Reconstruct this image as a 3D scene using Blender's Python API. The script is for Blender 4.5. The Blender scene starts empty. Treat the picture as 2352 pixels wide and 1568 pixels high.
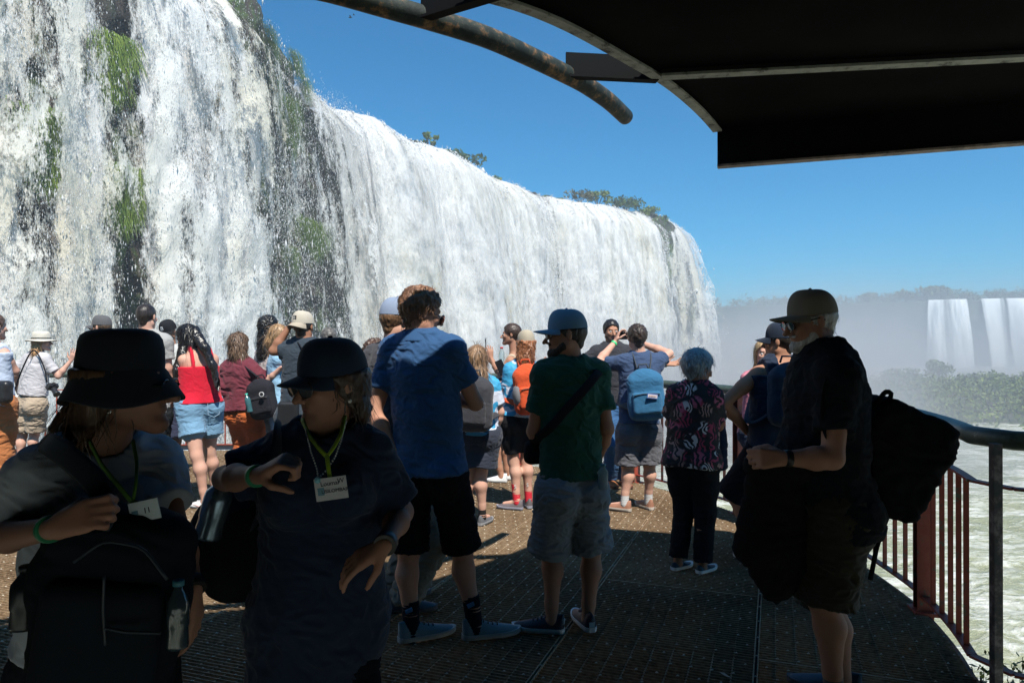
import bpy, math, random
import numpy as np
from mathutils import Vector
random.seed(7)
rng = np.random.default_rng(11)
scene = bpy.context.scene
COL = scene.collection
# ---------------------------------------------------------------- camera
CZ, FP = 1.59, 1640.0
cam_d = bpy.data.cameras.new('camera'); cam = bpy.data.objects.new('camera', cam_d); COL.objects.link(cam)
cam.location = (0, 0, CZ); cam.rotation_euler = (math.radians(90.21), 0, 0)
cam_d.sensor_width = 36; cam_d.lens = 36*FP/2352; cam_d.clip_start = 0.05; cam_d.clip_end = 6000
scene.camera = cam
# ---------------------------------------------------------------- world, sun, exposure
SUN = Vector((0.25, -0.60, 1.0)).normalized()
w = bpy.data.worlds.new('World'); scene.world = w; w.use_nodes = True
wn = w.node_tree.nodes; wl = w.node_tree.links
sky = wn.new('ShaderNodeTexSky'); sky.sky_type = 'NISHITA'; sky.sun_disc = False
sky.sun_elevation = math.asin(SUN.z); sky.sun_rotation = math.atan2(SUN.x, SUN.y)
sky.altitude = 200; sky.air_density = 1.0; sky.dust_density = 0.5; sky.ozone_density = 4.5
tint = wn.new('ShaderNodeMix'); tint.data_type = 'RGBA'; tint.blend_type = 'MULTIPLY'; tint.inputs[0].default_value = 1.0
tint.inputs[7].default_value = (0.11, 0.94, 1.27, 1)            # the photograph's cool white balance
wl.new(sky.outputs[0], tint.inputs[6]); wl.new(tint.outputs[2], wn['Background'].inputs[0]); wn['Background'].inputs[1].default_value = 0.082
sl = bpy.data.lights.new('sun', 'SUN'); sl.energy = 5.0; sl.angle = math.radians(0.5); sl.color = (1, 0.94, 0.84)
so = bpy.data.objects.new('sun', sl); COL.objects.link(so); so.rotation_euler = SUN.to_track_quat('Z', 'Y').to_euler()
so.location = (3, -6, 12)
scene.view_settings.view_transform = 'Standard'; scene.view_settings.look = 'None'
scene.view_settings.exposure = 0.48; scene.view_settings.gamma = 1.0
scene.cycles.max_bounces = 7; scene.cycles.diffuse_bounces = 1; scene.cycles.glossy_bounces = 2
scene.cycles.transmission_bounces = 4; scene.cycles.transparent_max_bounces = 24; scene.cycles.volume_bounces = 0
scene.cycles.volume_step_rate = 2.5; scene.cycles.volume_max_steps = 64
scene.cycles.use_denoising = True

def P(px, py, d):
    'point at photo pixel (2352 x 1568 frame) and forward distance d metres'
    return np.array([(px-1176)/FP*d, d, CZ+(790-py)/FP*d])
def G(px, py, z=0.0):
    'ground point under a photo pixel'
    d = (CZ-z)*FP/(py-790.0); return np.array([(px-1176)/FP*d, d, z])

# ---------------------------------------------------------------- noise
def _h(ix, iy, iz, seed):
    n = (ix*374761393 + iy*668265263 + iz*2147483647*0 + iz*1274126177 + seed*974634777) & 0xffffffff
    n = ((n ^ (n >> 13))*1103515245) & 0xffffffff
    n = ((n ^ (n >> 16))*2246822519) & 0xffffffff
    return ((n ^ (n >> 15)) & 0xffff)/32767.5 - 1.0
def vn(p, seed=0):
    'value noise, p (...,3) -> -1..1'
    p = np.asarray(p, dtype=np.float64); i = np.floor(p).astype(np.int64); f = p-i; f = f*f*(3-2*f)
    x, y, z = i[..., 0], i[..., 1], i[..., 2]; fx, fy, fz = f[..., 0], f[..., 1], f[..., 2]
    r = 0
    for dx in (0, 1):
        wx = fx if dx else 1-fx
        for dy in (0, 1):
            wy = fy if dy else 1-fy
            for dz in (0, 1):
                wz = fz if dz else 1-fz
                r = r + wx*wy*wz*_h(x+dx, y+dy, z+dz, seed)
    return r
def fbm(p, oct=4, seed=0, gain=0.5):
    p = np.asarray(p, dtype=np.float64); r = 0; a = 1; t = 0
    for k in range(oct):
        r = r + a*vn(p*(2.03**k)+k*17.3, seed+k); t += a; a *= gain
    return r/t

# ---------------------------------------------------------------- mesh helpers
def new_obj(name, me, mat=None, parent=None):
    o = bpy.data.objects.new(name, me); COL.objects.link(o)
    if mat is not None:
        for m in (mat if isinstance(mat, (list, tuple)) else [mat]): me.materials.append(m)
    if parent is not None: o.parent = parent
    return o
def mesh(name, V, F, mat=None, parent=None, smooth=True, mi=None):
    'V (n,3), F list/array of faces (all the same length if array)'
    me = bpy.data.meshes.new(name)
    if isinstance(F, np.ndarray):
        k = F.shape[1]; n = len(F)
        me.vertices.add(len(V)); me.vertices.foreach_set('co', np.asarray(V, dtype=np.float32).ravel())
        me.loops.add(n*k); me.loops.foreach_set('vertex_index', F.astype(np.int32).ravel())
        me.polygons.add(n); me.polygons.foreach_set('loop_start', np.arange(0, n*k, k, dtype=np.int32))
        me.update(calc_edges=True)
    else:
        me.from_pydata([tuple(map(float, v)) for v in V], [], F)
    if mi is not None: me.polygons.foreach_set('material_index', np.asarray(mi, dtype=np.int32))
    if smooth: me.polygons.foreach_set('use_smooth', [True]*len(me.polygons))
    me.validate(); me.update()
    return new_obj(name, me, mat, parent)
def tag(o, label=None, cat=None, group=None, kind=None):
    if label: o['label'] = label
    if cat: o['category'] = cat
    if group: o['group'] = group
    if kind: o['kind'] = kind
    return o
def empty(name, loc=(0, 0, 0), label=None, cat=None, group=None, parent=None):
    o = bpy.data.objects.new(name, None); COL.objects.link(o); o.location = loc; o.empty_display_size = 0.1
    if parent: o.parent = parent
    return tag(o, label, cat, group)
class MB:
    'collects pieces into one mesh'
    def __init__(s): s.V = []; s.F = []
    def add(s, V, F):
        b = len(s.V); s.V += [tuple(map(float, v)) for v in V]; s.F += [tuple(int(i)+b for i in f) for f in F]; return s
    def box(s, c, ax, ay, az):
        'centre and three half-axis vectors'
        c, ax, ay, az = map(np.asarray, (c, ax, ay, az))
        V = [c+i*ax+j*ay+k*az for i in (-1, 1) for j in (-1, 1) for k in (-1, 1)]
        return s.add(V, [(0, 1, 3, 2), (4, 6, 7, 5), (0, 4, 5, 1), (2, 3, 7, 6), (0, 2, 6, 4), (1, 5, 7, 3)])
    def bar(s, a, b, w, h, up=(0, 0, 1)):
        a = np.asarray(a, float); b = np.asarray(b, float); t = b-a; L = np.linalg.norm(t); t = t/L
        up = np.asarray(up, float); x = np.cross(t, up)
        if np.linalg.norm(x) < 1e-4: x = np.cross(t, (1, 0, 0))
        x /= np.linalg.norm(x); z = np.cross(x, t)
        return s.box((a+b)/2, t*L/2, x*w/2, z*h/2)
    def tube(s, pts, r, n=10, cap=True, flat=1.0, up=(0, 0, 1)):
        pts = [np.asarray(p, float) for p in pts]; m = len(pts)
        rs = r if hasattr(r, '__len__') else [r]*m
        b = len(s.V); V = []; prev = None
        for i, p in enumerate(pts):
            t = pts[min(i+1, m-1)]-pts[max(i-1, 0)]; t = t/(np.linalg.norm(t)+1e-9)
            if prev is None:
                x = np.cross(t, up)
                if np.linalg.norm(x) < 1e-3: x = np.cross(t, (1, 0, 0))
            else: x = prev-t*np.dot(prev, t)
            x = x/(np.linalg.norm(x)+1e-9); prev = x; y = np.cross(t, x)
            for k in range(n):
                a = 2*math.pi*k/n; V.append(p+rs[i]*(math.cos(a)*x+math.sin(a)*y*flat))
        F = [(i*n+k, i*n+(k+1) % n, (i+1)*n+(k+1) % n, (i+1)*n+k) for i in range(m-1) for k in range(n)]
        if cap: F += [tuple(range(n))[::-1], tuple((m-1)*n+k for k in range(n))]
        return s.add(V, F)
    def build(s, name, mat=None, parent=None, smooth=False):
        o = mesh(name, s.V, s.F, mat, parent, smooth=False)
        if smooth:
            o.data.polygons.foreach_set('use_smooth', [len(p.vertices) == 4 for p in o.data.polygons])
        return o
def grid_faces(nu, nv, wrap=False):
    i, j = np.meshgrid(np.arange(nu-(0 if wrap else 1)), np.arange(nv-1), indexing='ij')
    a = i*nv+j; b = ((i+1) % nu)*nv+j
    return np.stack([a, b, b+1, a+1], -1).reshape(-1, 4)
def resample(pts, n):
    pts = np.asarray(pts, float); d = np.r_[0, np.cumsum(np.linalg.norm(np.diff(pts, axis=0), axis=1))]
    t = np.linspace(0, d[-1], n); return np.stack([np.interp(t, d, pts[:, k]) for k in range(pts.shape[1])], -1), t
def smooth_line(pts, n, it=40):
    q, t = resample(pts, n)
    for _ in range(it):
        q[1:-1] = (q[:-2]+2*q[1:-1]+q[2:])/4
    return q, t

# ---------------------------------------------------------------- material helpers
class NT:
    def __init__(s, name):
        s.m = bpy.data.materials.new(name); s.m.use_nodes = True; s.t = s.m.node_tree
        s.n = s.t.nodes; s.l = s.t.links; s.b = s.n['Principled BSDF']; s.out = s.n['Material Output']
    def new(s, t, **kw):
        x = s.n.new(t)
        for k, v in kw.items(): setattr(x, k, v)
        return x
    def link(s, a, b): s.l.new(a, b)
    def coord(s, scale=(1, 1, 1), kind='Object', rot=(0, 0, 0), attr=None):
        if attr:
            c = s.new('ShaderNodeAttribute'); c.attribute_name = attr; o = c.outputs['Vector']
        else:
            c = s.new('ShaderNodeTexCoord'); o = c.outputs[kind]
        m = s.new('ShaderNodeMapping'); m.inputs['Scale'].default_value = scale; m.inputs['Rotation'].default_value = rot
        s.link(o, m.inputs['Vector']); return m.outputs['Vector']
    def noise(s, vec, scale, detail=4, rough=0.5, dist=0.0):
        n = s.new('ShaderNodeTexNoise'); n.inputs['Scale'].default_value = scale; n.inputs['Detail'].default_value = detail
        n.inputs['Roughness'].default_value = rough; n.inputs['Distortion'].default_value = dist
        s.link(vec, n.inputs['Vector']); return n.outputs['Fac']
    def ramp(s, fac, stops, interp='LINEAR'):
        r = s.new('ShaderNodeValToRGB'); e = r.color_ramp.elements; r.color_ramp.interpolation = interp
        while len(e) > 1: e.remove(e[-1])
        e[0].position = stops[0][0]; e[0].color = (*stops[0][1], 1) if hasattr(stops[0][1], '__len__') else (stops[0][1],)*3+(1,)
        for p, c in stops[1:]:
            x = e.new(p); x.color = (*c, 1) if hasattr(c, '__len__') else (c, c, c, 1)
        s.link(fac, r.inputs[0]); return r.outputs[0]
    def math(s, op, a, b=None, c=None, clamp=False):
        m = s.new('ShaderNodeMath', operation=op); m.use_clamp = clamp
        for i, v in enumerate((a, b, c)):
            if v is None: continue
            if isinstance(v, (int, float)): m.inputs[i].default_value = v
            else: s.link(v, m.inputs[i])
        return m.outputs[0]
    def mix(s, fac, a, b):
        m = s.new('ShaderNodeMix', data_type='RGBA')
        for i, v in ((0, fac), (6, a), (7, b)):
            if isinstance(v, (int, float)): m.inputs[i].default_value = v
            elif isinstance(v, tuple): m.inputs[i].default_value = (*v, 1)
            else: s.link(v, m.inputs[i])
        return m.outputs[2]
    def bump(s, h, strength=0.3, dist=0.01):
        b = s.new('ShaderNodeBump'); b.inputs['Strength'].default_value = strength; b.inputs['Distance'].default_value = dist
        s.link(h, b.inputs['Height']); s.link(b.outputs[0], s.b.inputs['Normal'])
    def set(s, **kw):
        for k, v in kw.items():
            i = s.b.inputs[k.replace('_', ' ')]
            if isinstance(v, (int, float)): i.default_value = v
            elif isinstance(v, tuple): i.default_value = (*v, 1) if len(v) == 3 else v
            else: s.link(v, i)
        return s
_mc = {}
def cloth(col, name='fabric', rough=0.85, var=0.12, scale=60, bump=0.25):
    key = ('cloth', col, rough, var, scale)
    if key in _mc: return _mc[key]
    t = NT(name); v = t.coord()
    n1 = t.noise(v, 9, 4, 0.6); n2 = t.noise(v, scale*6, 2)
    c2 = tuple(min(1, c*(1+var)+0.01*var) for c in col); c1 = tuple(c*(1-var) for c in col)
    f = t.math('MULTIPLY_ADD', n2, 0.35, t.math('MULTIPLY', n1, 0.65))
    t.set(Base_Color=t.mix(f, c1, c2), Roughness=rough)
    t.b.inputs['Specular IOR Level'].default_value = 0.2 if max(col) > .03 else .08
    t.b.inputs['Sheen Weight'].default_value = 0.12 if max(col) > .03 else .0
    t.bump(n2, bump, 0.002); _mc[key] = t.m; return t.m
def plain(col, rough=0.5, name='plain', metal=0.0, var=0.1, scale=20, spec=0.5):
    key = ('plain', col, rough, metal, var)
    if key in _mc: return _mc[key]
    t = NT(name); n = t.noise(t.coord(), scale, 4)
    t.set(Base_Color=t.mix(n, tuple(c*(1-var) for c in col), tuple(min(1, c*(1+var)) for c in col)), Roughness=rough, Metallic=metal)
    t.b.inputs['Specular IOR Level'].default_value = spec
    _mc[key] = t.m; return t.m
def skin(col=(0.50, 0.27, 0.18)):
    key = ('skin', col)
    if key in _mc: return _mc[key]
    t = NT('skin'); v = t.coord(); n = t.noise(v, 14, 4, 0.6); n2 = t.noise(v, 160, 2)
    c = t.mix(n, tuple(x*y for x, y in zip(col, (1.0, .84, .80))), tuple(x*y for x, y in zip(col, (1.06, 1.1, 1.12))))
    t.set(Base_Color=c, Roughness=0.62); t.b.inputs['Subsurface Weight'].default_value = 0.0
    t.b.inputs['Specular IOR Level'].default_value = 0.35
    t.bump(n2, 0.12, 0.001); _mc[key] = t.m; return t.m
def hairmat(col, gloss=0.45):
    key = ('hair', col)
    if key in _mc: return _mc[key]
    t = NT('hair'); v = t.coord((1, 1, 0.18)); n = t.noise(v, 90, 4, 0.65); n3 = t.noise(t.coord(), 12, 3)
    f = t.math('MULTIPLY_ADD', n3, 0.4, t.math('MULTIPLY', n, 0.7))
    r = t.ramp(f, [(0.35, tuple(c*0.45 for c in col)), (0.52, col), (0.72, tuple(min(1, c*1.9+.01) for c in col))])
    t.set(Base_Color=r, Roughness=gloss); t.bump(n, 0.7, 0.004); _mc[key] = t.m; return t.m
# ================================================================ setting: river, rock, falls
LIPZ = CZ+22.0
WATERZ = -9.0
def lip_pt(px, py, Z=22.0):
    d = Z*FP/(790-py); return ((px-1176)/FP*d, d)
lip_ctrl = [(-42, 2), (-37, 13), (-30.5, 23.5), (-25.5, 32), (-21.6, 39.5)] + [lip_pt(*q) for q in
    [(510, 0), (562, 82), (622, 134), (642, 147), (700, 204), (745, 252), (850, 273), (900, 316), (1000, 336), (1100, 402),
     (1180, 418), (1215, 446), (1300, 458), (1420, 477), (1500, 497)]] + [(26.0, 124.6), (27.2, 128), (27.6, 134), (26, 145), (21, 159)]
NS = 760
lip, lipS = smooth_line(lip_ctrl, NS, 26)
tan = np.gradient(lip, axis=0); tan /= np.linalg.norm(tan, axis=1)[:, None]
nrm = np.stack([tan[:, 1], -tan[:, 0]], -1)           # faces the river / viewer side
for _ in range(60): nrm[1:-1] = (nrm[:-2]+2*nrm[1:-1]+nrm[2:])/4
nrm /= np.linalg.norm(nrm, axis=1)[:, None]
lip_px = 1176+lip[:, 0]/np.maximum(lip[:, 1], 1)*FP
far = lipS > np.interp(128, lip[:, 1], lipS)
lip_px[far] = np.maximum.accumulate(lip_px)[far]+40
def ctrl(x, pts):
    a = np.array(pts, float); return np.interp(x, a[:, 0], a[:, 1])
DENS = [(-900, .9), (-200, .52), (0, .36), (40, .42), (80, .66), (140, .76), (162, .30), (190, .0), (222, .12), (246, .48), (275, .72), (310, .56), (345, .74), (395, .62), (430, .74), (470, .52), (490, .58),
        (515, .34), (545, .12), (575, .0), (602, .26), (618, .06), (645, .10), (665, .12), (690, .50), (712, .80), (735, 1.15), (1150, 1.2), (1180, .95), (1205, .80),
        (1225, .74), (1245, .8), (1270, 1.1), (1450, 1.2), (1480, .95), (1490, .40), (1507, .22), (1520, .55), (1534, 1.2), (4000, 1.2)]
FLOW = [(-900, 1.6), (500, 1.6), (620, 1.2), (690, 2.2), (760, 3.3), (1150, 3.4), (1230, 2.0), (1300, 3.0), (1470, 3.0), (1500, 1.2), (1518, 2.0), (1540, 4.3), (4000, 4.4)]
lip_jit = 0.55*fbm(np.stack([lipS*0.16, lipS*0, lipS*0], -1), 3, 5)+0.25*fbm(np.stack([lipS*0.7, lipS*0, lipS*0], -1), 3, 9)

def water_sheet(name, off, disp, seed, mat, s0=0, s1=NS, nd=200, dmul=1.0, vmul=1.0):
    D = np.r_[-np.linspace(5, 0.3, 9), np.linspace(0, 1, nd)**1.25*(LIPZ-WATERZ+0.5)]
    L = lip[s0:s1]; N = nrm[s0:s1]; S = lipS[s0:s1]; px = lip_px[s0:s1]
    v = np.interp(px, *np.array(FLOW).T)*vmul
    for _ in range(20): v[1:-1] = (v[:-2]+2*v[1:-1]+v[2:])/4
    Dp = np.maximum(D, 0)
    out = v[:, None]*np.sqrt(2*Dp/9.8)[None, :]*(1-0.16*np.clip(Dp/30, 0, 1)) + off*np.clip(Dp/3, 0.15, 1)[None, :]
    up = np.minimum(D, 0)
    out = out+up[None, :]
    # round over at the lip
    z = LIPZ+lip_jit[s0:s1, None]-Dp[None, :]+0.10*np.sqrt(np.abs(up))[None, :]
    X = L[:, 0][:, None]+N[:, 0][:, None]*out; Y = L[:, 1][:, None]+N[:, 1][:, None]*out
    P3 = np.stack([X, Y, z+0*X], -1)
    # turbulence
    q = np.stack([np.broadcast_to(S[:, None], X.shape), np.broadcast_to(D[None, :], X.shape), np.full(X.shape, seed*3.1)], -1)
    amp = disp*(0.25+np.clip(Dp/14, 0, 1))[None, :]
    strk = fbm(q*np.array([0.55, 0.07, 1]), 4, seed)
    bil = -1+2*np.abs(fbm(q*np.array([0.42, 0.20, 1])+strk[..., None]*0.7, 4, seed+20, 0.5))
    bil2 = -1+2*np.abs(fbm(q*np.array([1.5, 0.75, 1])+strk[..., None]*1.0, 4, seed+31, 0.6))
    h = amp*(0.9*strk+0.50*bil+0.16*bil2)
    P3[..., 0] += N[:, 0][:, None]*h; P3[..., 1] += N[:, 1][:, None]*h; P3[..., 2] += 0.25*h*(D > 0)
    nu, nv = X.shape
    o = mesh(name, P3.reshape(-1, 3), grid_faces(nu, nv), mat)
    a = o.data.attributes.new('flow', 'FLOAT_VECTOR', 'POINT')
    a.data.foreach_set('vector', q.reshape(-1, 3).astype(np.float32).ravel())
    # px where the vertex is along the wall governs how dense the curtain is
    dens = np.interp(px, *np.array(DENS).T)[:, None]*dmul+0*X
    if s1 < NS: dens = dens-1.2*np.clip((np.arange(s1-s0)-(s1-s0-110))/100, 0, 1)[:, None]
    low = np.clip(Dp/30, 0, 1)[None, :]
    dens = dens*(1-0.0*low)+0.07*low+0.12*fbm(q*np.array([0.22, 0.10, 1]), 3, seed+50)
    dens = np.where(D[None, :] < 0, np.minimum(dens, .75), dens)
    a = o.data.attributes.new('dens', 'FLOAT', 'POINT'); a.data.foreach_set('value', dens.astype(np.float32).ravel())
    return o

def water_mat(name, k=1.0, tint=True):
    t = NT(name)
    d = t.new('ShaderNodeAttribute'); d.attribute_name = 'dens'; dn = d.outputs['Fac']
    f1 = t.noise(t.coord((1.3, 0.55, 1), attr='flow'), 1.0, 7, 0.66, 0.5)
    f2 = t.noise(t.coord((5.0, 1.7, 1), attr='flow'), 1.0, 5, 0.7, 0.3)
    f3 = t.noise(t.coord((17.0, 6.0, 1), attr='flow'), 1.0, 2, 0.6)
    n = t.math('MULTIPLY_ADD', f1, 0.9, t.math('MULTIPLY_ADD', f2, 0.75, t.math('MULTIPLY', f3, 0.55)))   # about 1.1 mean
    x = t.math('ADD', t.math('MULTIPLY', t.math('SUBTRACT', n, 1.10), 1.55), t.math('SUBTRACT', dn, 0.5))
    fl = t.noise(t.coord((0.55, 0.10, 1), attr='flow'), 1.0, 3, 0.5, 0.5)
    x = t.math('MULTIPLY_ADD', t.math('SUBTRACT', fl, .5), 2.2, x)
    a = t.math('MULTIPLY_ADD', x, 2.9*k, 0.42, clamp=True)
    # silty tint over the thick tongues at the lip
    base = t.ramp(t.noise(t.coord((0.12, 0.05, 1), attr='flow'), 1.0, 4, 0.6), [(0.36, (0.88, 0.88, 0.88)), (0.50, (0.87, 0.86, 0.82)), (0.64, (0.82, 0.77, 0.63))])
    t.set(Base_Color=base, Roughness=0.75); t.b.inputs['Specular IOR Level'].default_value = 0.1
    hb = t.math('ADD', t.noise(t.coord((1.5, 0.6, 1), attr='flow'), 1.0, 5, 0.6, 0.8), t.math('MULTIPLY', f2, 0.22))
    t.bump(hb, 0.7, 0.26)
    tr = t.new('ShaderNodeBsdfTransparent'); tl = t.new('ShaderNodeBsdfTranslucent'); tl.inputs[0].default_value = (.85, .87, .9, 1)
    m1 = t.new('ShaderNodeMixShader'); m1.inputs[0].default_value = 0.36
    t.link(t.b.outputs[0], m1.inputs[1]); t.link(tl.outputs[0], m1.inputs[2])
    m2 = t.new('ShaderNodeMixShader'); t.link(a, m2.inputs[0]); t.link(tr.outputs[0], m2.inputs[1]); t.link(m1.outputs[0], m2.inputs[2])
    t.link(m2.outputs[0], t.out.inputs[0]); return t.m
WM1 = water_mat('falling_water')
def veil_mat():
    t = NT('spray_veil'); d = t.new('ShaderNodeAttribute'); d.attribute_name = 'dens'
    f1 = t.noise(t.coord((0.75, 0.22, 1), attr='flow'), 1.0, 4, 0.55, 0.8); f2 = t.noise(t.coord((5.5, 1.3, 1), attr='flow'), 1.0, 5, 0.7, 0.2)
    a = t.math('MULTIPLY', t.math('MULTIPLY_ADD', t.math('ADD', t.math('SUBTRACT', f1, .5), t.math('MULTIPLY', t.math('SUBTRACT', f2, .5), .7)), 2.0, .25, clamp=True), t.math('MULTIPLY', t.math('POWER', d.outputs['Fac'], 2.0), .62), clamp=True)
    t.set(Base_Color=(.93, .93, .92), Roughness=1.0); t.b.inputs['Specular IOR Level'].default_value = 0
    tr = t.new('ShaderNodeBsdfTransparent'); tl = t.new('ShaderNodeBsdfTranslucent'); tl.inputs[0].default_value = (.97, .97, .96, 1)
    m1 = t.new('ShaderNodeMixShader'); m1.inputs[0].default_value = .42; t.link(t.b.outputs[0], m1.inputs[1]); t.link(tl.outputs[0], m1.inputs[2])
    m2 = t.new('ShaderNodeMixShader'); t.link(a, m2.inputs[0]); t.link(tr.outputs[0], m2.inputs[1]); t.link(m1.outputs[0], m2.inputs[2]); t.link(m2.outputs[0], t.out.inputs[0]); return t.m
cut = int(np.searchsorted(lip_px, 760))
w1 = water_sheet('waterfall_curtain', 0.9, 0.55, 3, WM1, nd=230)
tag(w1, 'long curving white waterfall pouring over the whole cliff edge', 'waterfall')
w2 = water_sheet('waterfall_curtain', 1.9, 0.75, 8, WM1, 0, cut+60, nd=170, dmul=0.80)
w2.parent = w1; w2.name = 'outer_curtain'
w3 = water_sheet('inner_curtain', 0.25, 0.35, 14, WM1, 0, cut+60, nd=150, dmul=0.85); w3.parent = w1

VEIL = veil_mat()
for k_, (off_, dd_) in enumerate(((1.5, .8), (2.3, 1.0))):
    v_ = water_sheet('veil', off_, dd_, 40+7*k_, VEIL, cut-70, NS, nd=110, vmul=1.02); v_.parent = w1
# loose clumps and drops of white water thrown off the curtains (real flecks with depth)
def flecks(name, n, mat, parent, sel, size, outr, Dr, el=2.2, seed=1):
    r = np.random.default_rng(seed)
    px = lip_px; wgt = sel(px)*np.r_[np.diff(lipS), 0]; wgt = wgt/wgt.sum()
    i = r.choice(NS, n, p=wgt); D = Dr[0]+(Dr[1]-Dr[0])*r.random(n)**0.8
    v = np.interp(px[i], *np.array(FLOW).T)*r.normal(1.0, .14, n)
    out = v*np.sqrt(2*np.maximum(D, 0)/9.8)*(1-.16*D/30)+outr[0]+(outr[1]-outr[0])*r.random(n)**1.5
    jit = r.normal(0, .08, n)
    c = np.stack([lip[i, 0]+nrm[i, 0]*out+tan[i, 0]*jit, lip[i, 1]+nrm[i, 1]*out+tan[i, 1]*jit, LIPZ+lip_jit[i]-D], -1)
    sz = size[0]*np.exp(r.normal(0, .55, n))*(size[1] if len(size) > 1 else 1)
    # clumping
    cl = fbm(np.stack([lipS[i]*.9, D*.35, D*0+seed], -1), 3, seed+3); keep = cl > r.normal(-.05, .22, n); c = c[keep]; sz = sz[keep]; m = len(c)
    o = np.array([(1, 0, 0), (-1, 0, 0), (0, 1, 0), (0, -1, 0), (0, 0, 1.0), (0, 0, -1.0)])
    k = np.stack([sz, sz, sz*el*r.uniform(.6, 1.6, m)], -1)
    V = c[:, None, :]+o[None]*k[:, None, :]*r.uniform(.5, 1.2, (m, 6, 1))
    f = np.array([(4, 0, 2), (4, 2, 1), (4, 1, 3), (4, 3, 0), (5, 2, 0), (5, 1, 2), (5, 3, 1), (5, 0, 3)])
    F = (np.arange(m)[:, None, None]*6+f[None]).reshape(-1, 3)
    return mesh(name, V.reshape(-1, 3), F, mat, parent, smooth=True)
t = NT('white_spray'); t.set(Base_Color=(0.85, 0.86, 0.87), Roughness=0.9); t.b.inputs['Specular IOR Level'].default_value = 0
tl = t.new('ShaderNodeBsdfTranslucent'); tl.inputs[0].default_value = (.85, .86, .87, 1); ms = t.new('ShaderNodeMixShader'); ms.inputs[0].default_value = .45
t.link(t.b.outputs[0], ms.inputs[1]); t.link(tl.outputs[0], ms.inputs[2]); t.link(ms.outputs[0], t.out.inputs[0]); FOAM = t.m
def sel(*rs): return lambda p: sum(((p > a) & (p < b))*c for a, b, c in rs)+0.0
flecks('spray', 160000, FOAM, w1, sel((-150, 160, 1), (160, 235, .45), (235, 520, 1.1), (520, 690, .8), (690, 760, 1)), (0.0105,), (0.2, 2.8), (0.2, 32), 4.2, 4)
flecks('spray', 50000, FOAM, w1, sel((690, 1240, 1), (1240, 1560, 1), (1530, 1900, 2.2)), (0.040,), (0.0, 0.7), (-0.4, 4), 1.3, 6)
flecks('spray', 40000, FOAM, w1, sel((1530, 1900, 1), (1480, 1530, .3)), (0.045,), (0.2, 2.0), (0.5, 30), 1.9, 7)
flecks('spray', 9000, FOAM, w1, sel((1170, 1260, 2), (1480, 1530, 2)), (0.04,), (0.3, 1.4), (1, 30), 1.8, 9)

# ---------------------------------------------------------------- rock wall
def rock_mat():
    t = NT('basalt_rock'); v = t.coord()
    n = t.noise(v, 0.5, 8, 0.65); n2 = t.noise(t.coord((1, 1, .35)), 1.6, 5, .6)
    c = t.ramp(n, [(0.30, (0.012, 0.011, 0.010)), (0.5, (0.045, 0.036, 0.030)), (0.68, (0.10, 0.065, 0.045)), (0.82, (0.16, 0.12, 0.09))])
    g = t.ramp(t.noise(t.coord((1, 1, 3)), 3.0, 4), [(0.3, (0.020, 0.045, 0.010)), (0.7, (0.10, 0.16, 0.030))])
    mk = t.math('MULTIPLY', t.ramp(n2, [(0.44, 0.0), (0.56, 1.0)]), t.ramp(t.noise(v, 0.16, 3), [(0.38, 0.0), (0.50, 1.0)]))
    t.set(Base_Color=t.mix(mk, c, g), Roughness=0.7); t.bump(t.noise(v, 2.2, 9, 0.7), 1.0, 0.5); return t.m
ROCK = rock_mat()
D = np.r_[-8, -5, -2.5, -1.0, -0.4, np.linspace(0, 36, 200)]
X = np.broadcast_to(lip[:, None, 0], (NS, len(D))).copy(); Y = np.broadcast_to(lip[:, None, 1], (NS, len(D))).copy()
q = np.stack([X, Y, np.broadcast_to(-D[None], X.shape)], -1)
blk = fbm(q*np.array([.28, .28, .22]), 5, 2, .6); blk2 = fbm(q*np.array([1.1, 1.1, .9]), 4, 8, .6)
led = np.round((q[..., 2]+1.6*blk)*0.42)/0.42-(q[..., 2]+1.6*blk)
bulge = ctrl(lip_px, [(-900, 0), (150, 0), (190, .9), (225, 0), (505, .2), (530, 1.7), (580, 1.1), (640, 1.2), (670, .2), (720, 0), (1185, 0), (1225, .8), (1250, 0), (1480, 0), (1505, 1.3), (1522, .6), (1540, 0), (4000, 0)])
o_ = -0.7+1.2*blk+0.45*blk2+0.28*led+bulge[:, None]*(1-np.clip(D/26, 0, 1))[None]+np.minimum(D, 0)[None]
topz = ctrl(lip_px, [(-900, -.35), (490, -.35), (512, 1.6), (540, 1.4), (562, .5), (600, .7), (625, .5), (645, -.35), (890, -.35), (905, .35), (960, .4), (985, -.35), (1110, .1), (1180, .3), (1195, -.3), (1215, .4), (1300, .4), (1330, -.2), (1470, .2), (1505, .6), (1520, -.3), (4000, -.4)])
Z = LIPZ+lip_jit[:, None]-np.maximum(D, 0)[None]+topz[:, None]*np.clip(1-np.maximum(D, 0)/2, 0, 1)[None]*np.clip(1+np.minimum(D, 0)/8, 0, 1)[None]+.15*blk2
Z = Z+0.12*np.maximum(-D, 0)[None]*0
V = np.stack([X+nrm[:, None, 0]*o_, Y+nrm[:, None, 1]*o_, Z], -1)
cl = mesh('cliff', V.reshape(-1, 3), grid_faces(NS, len(D)), ROCK); tag(cl, kind='structure')
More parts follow.
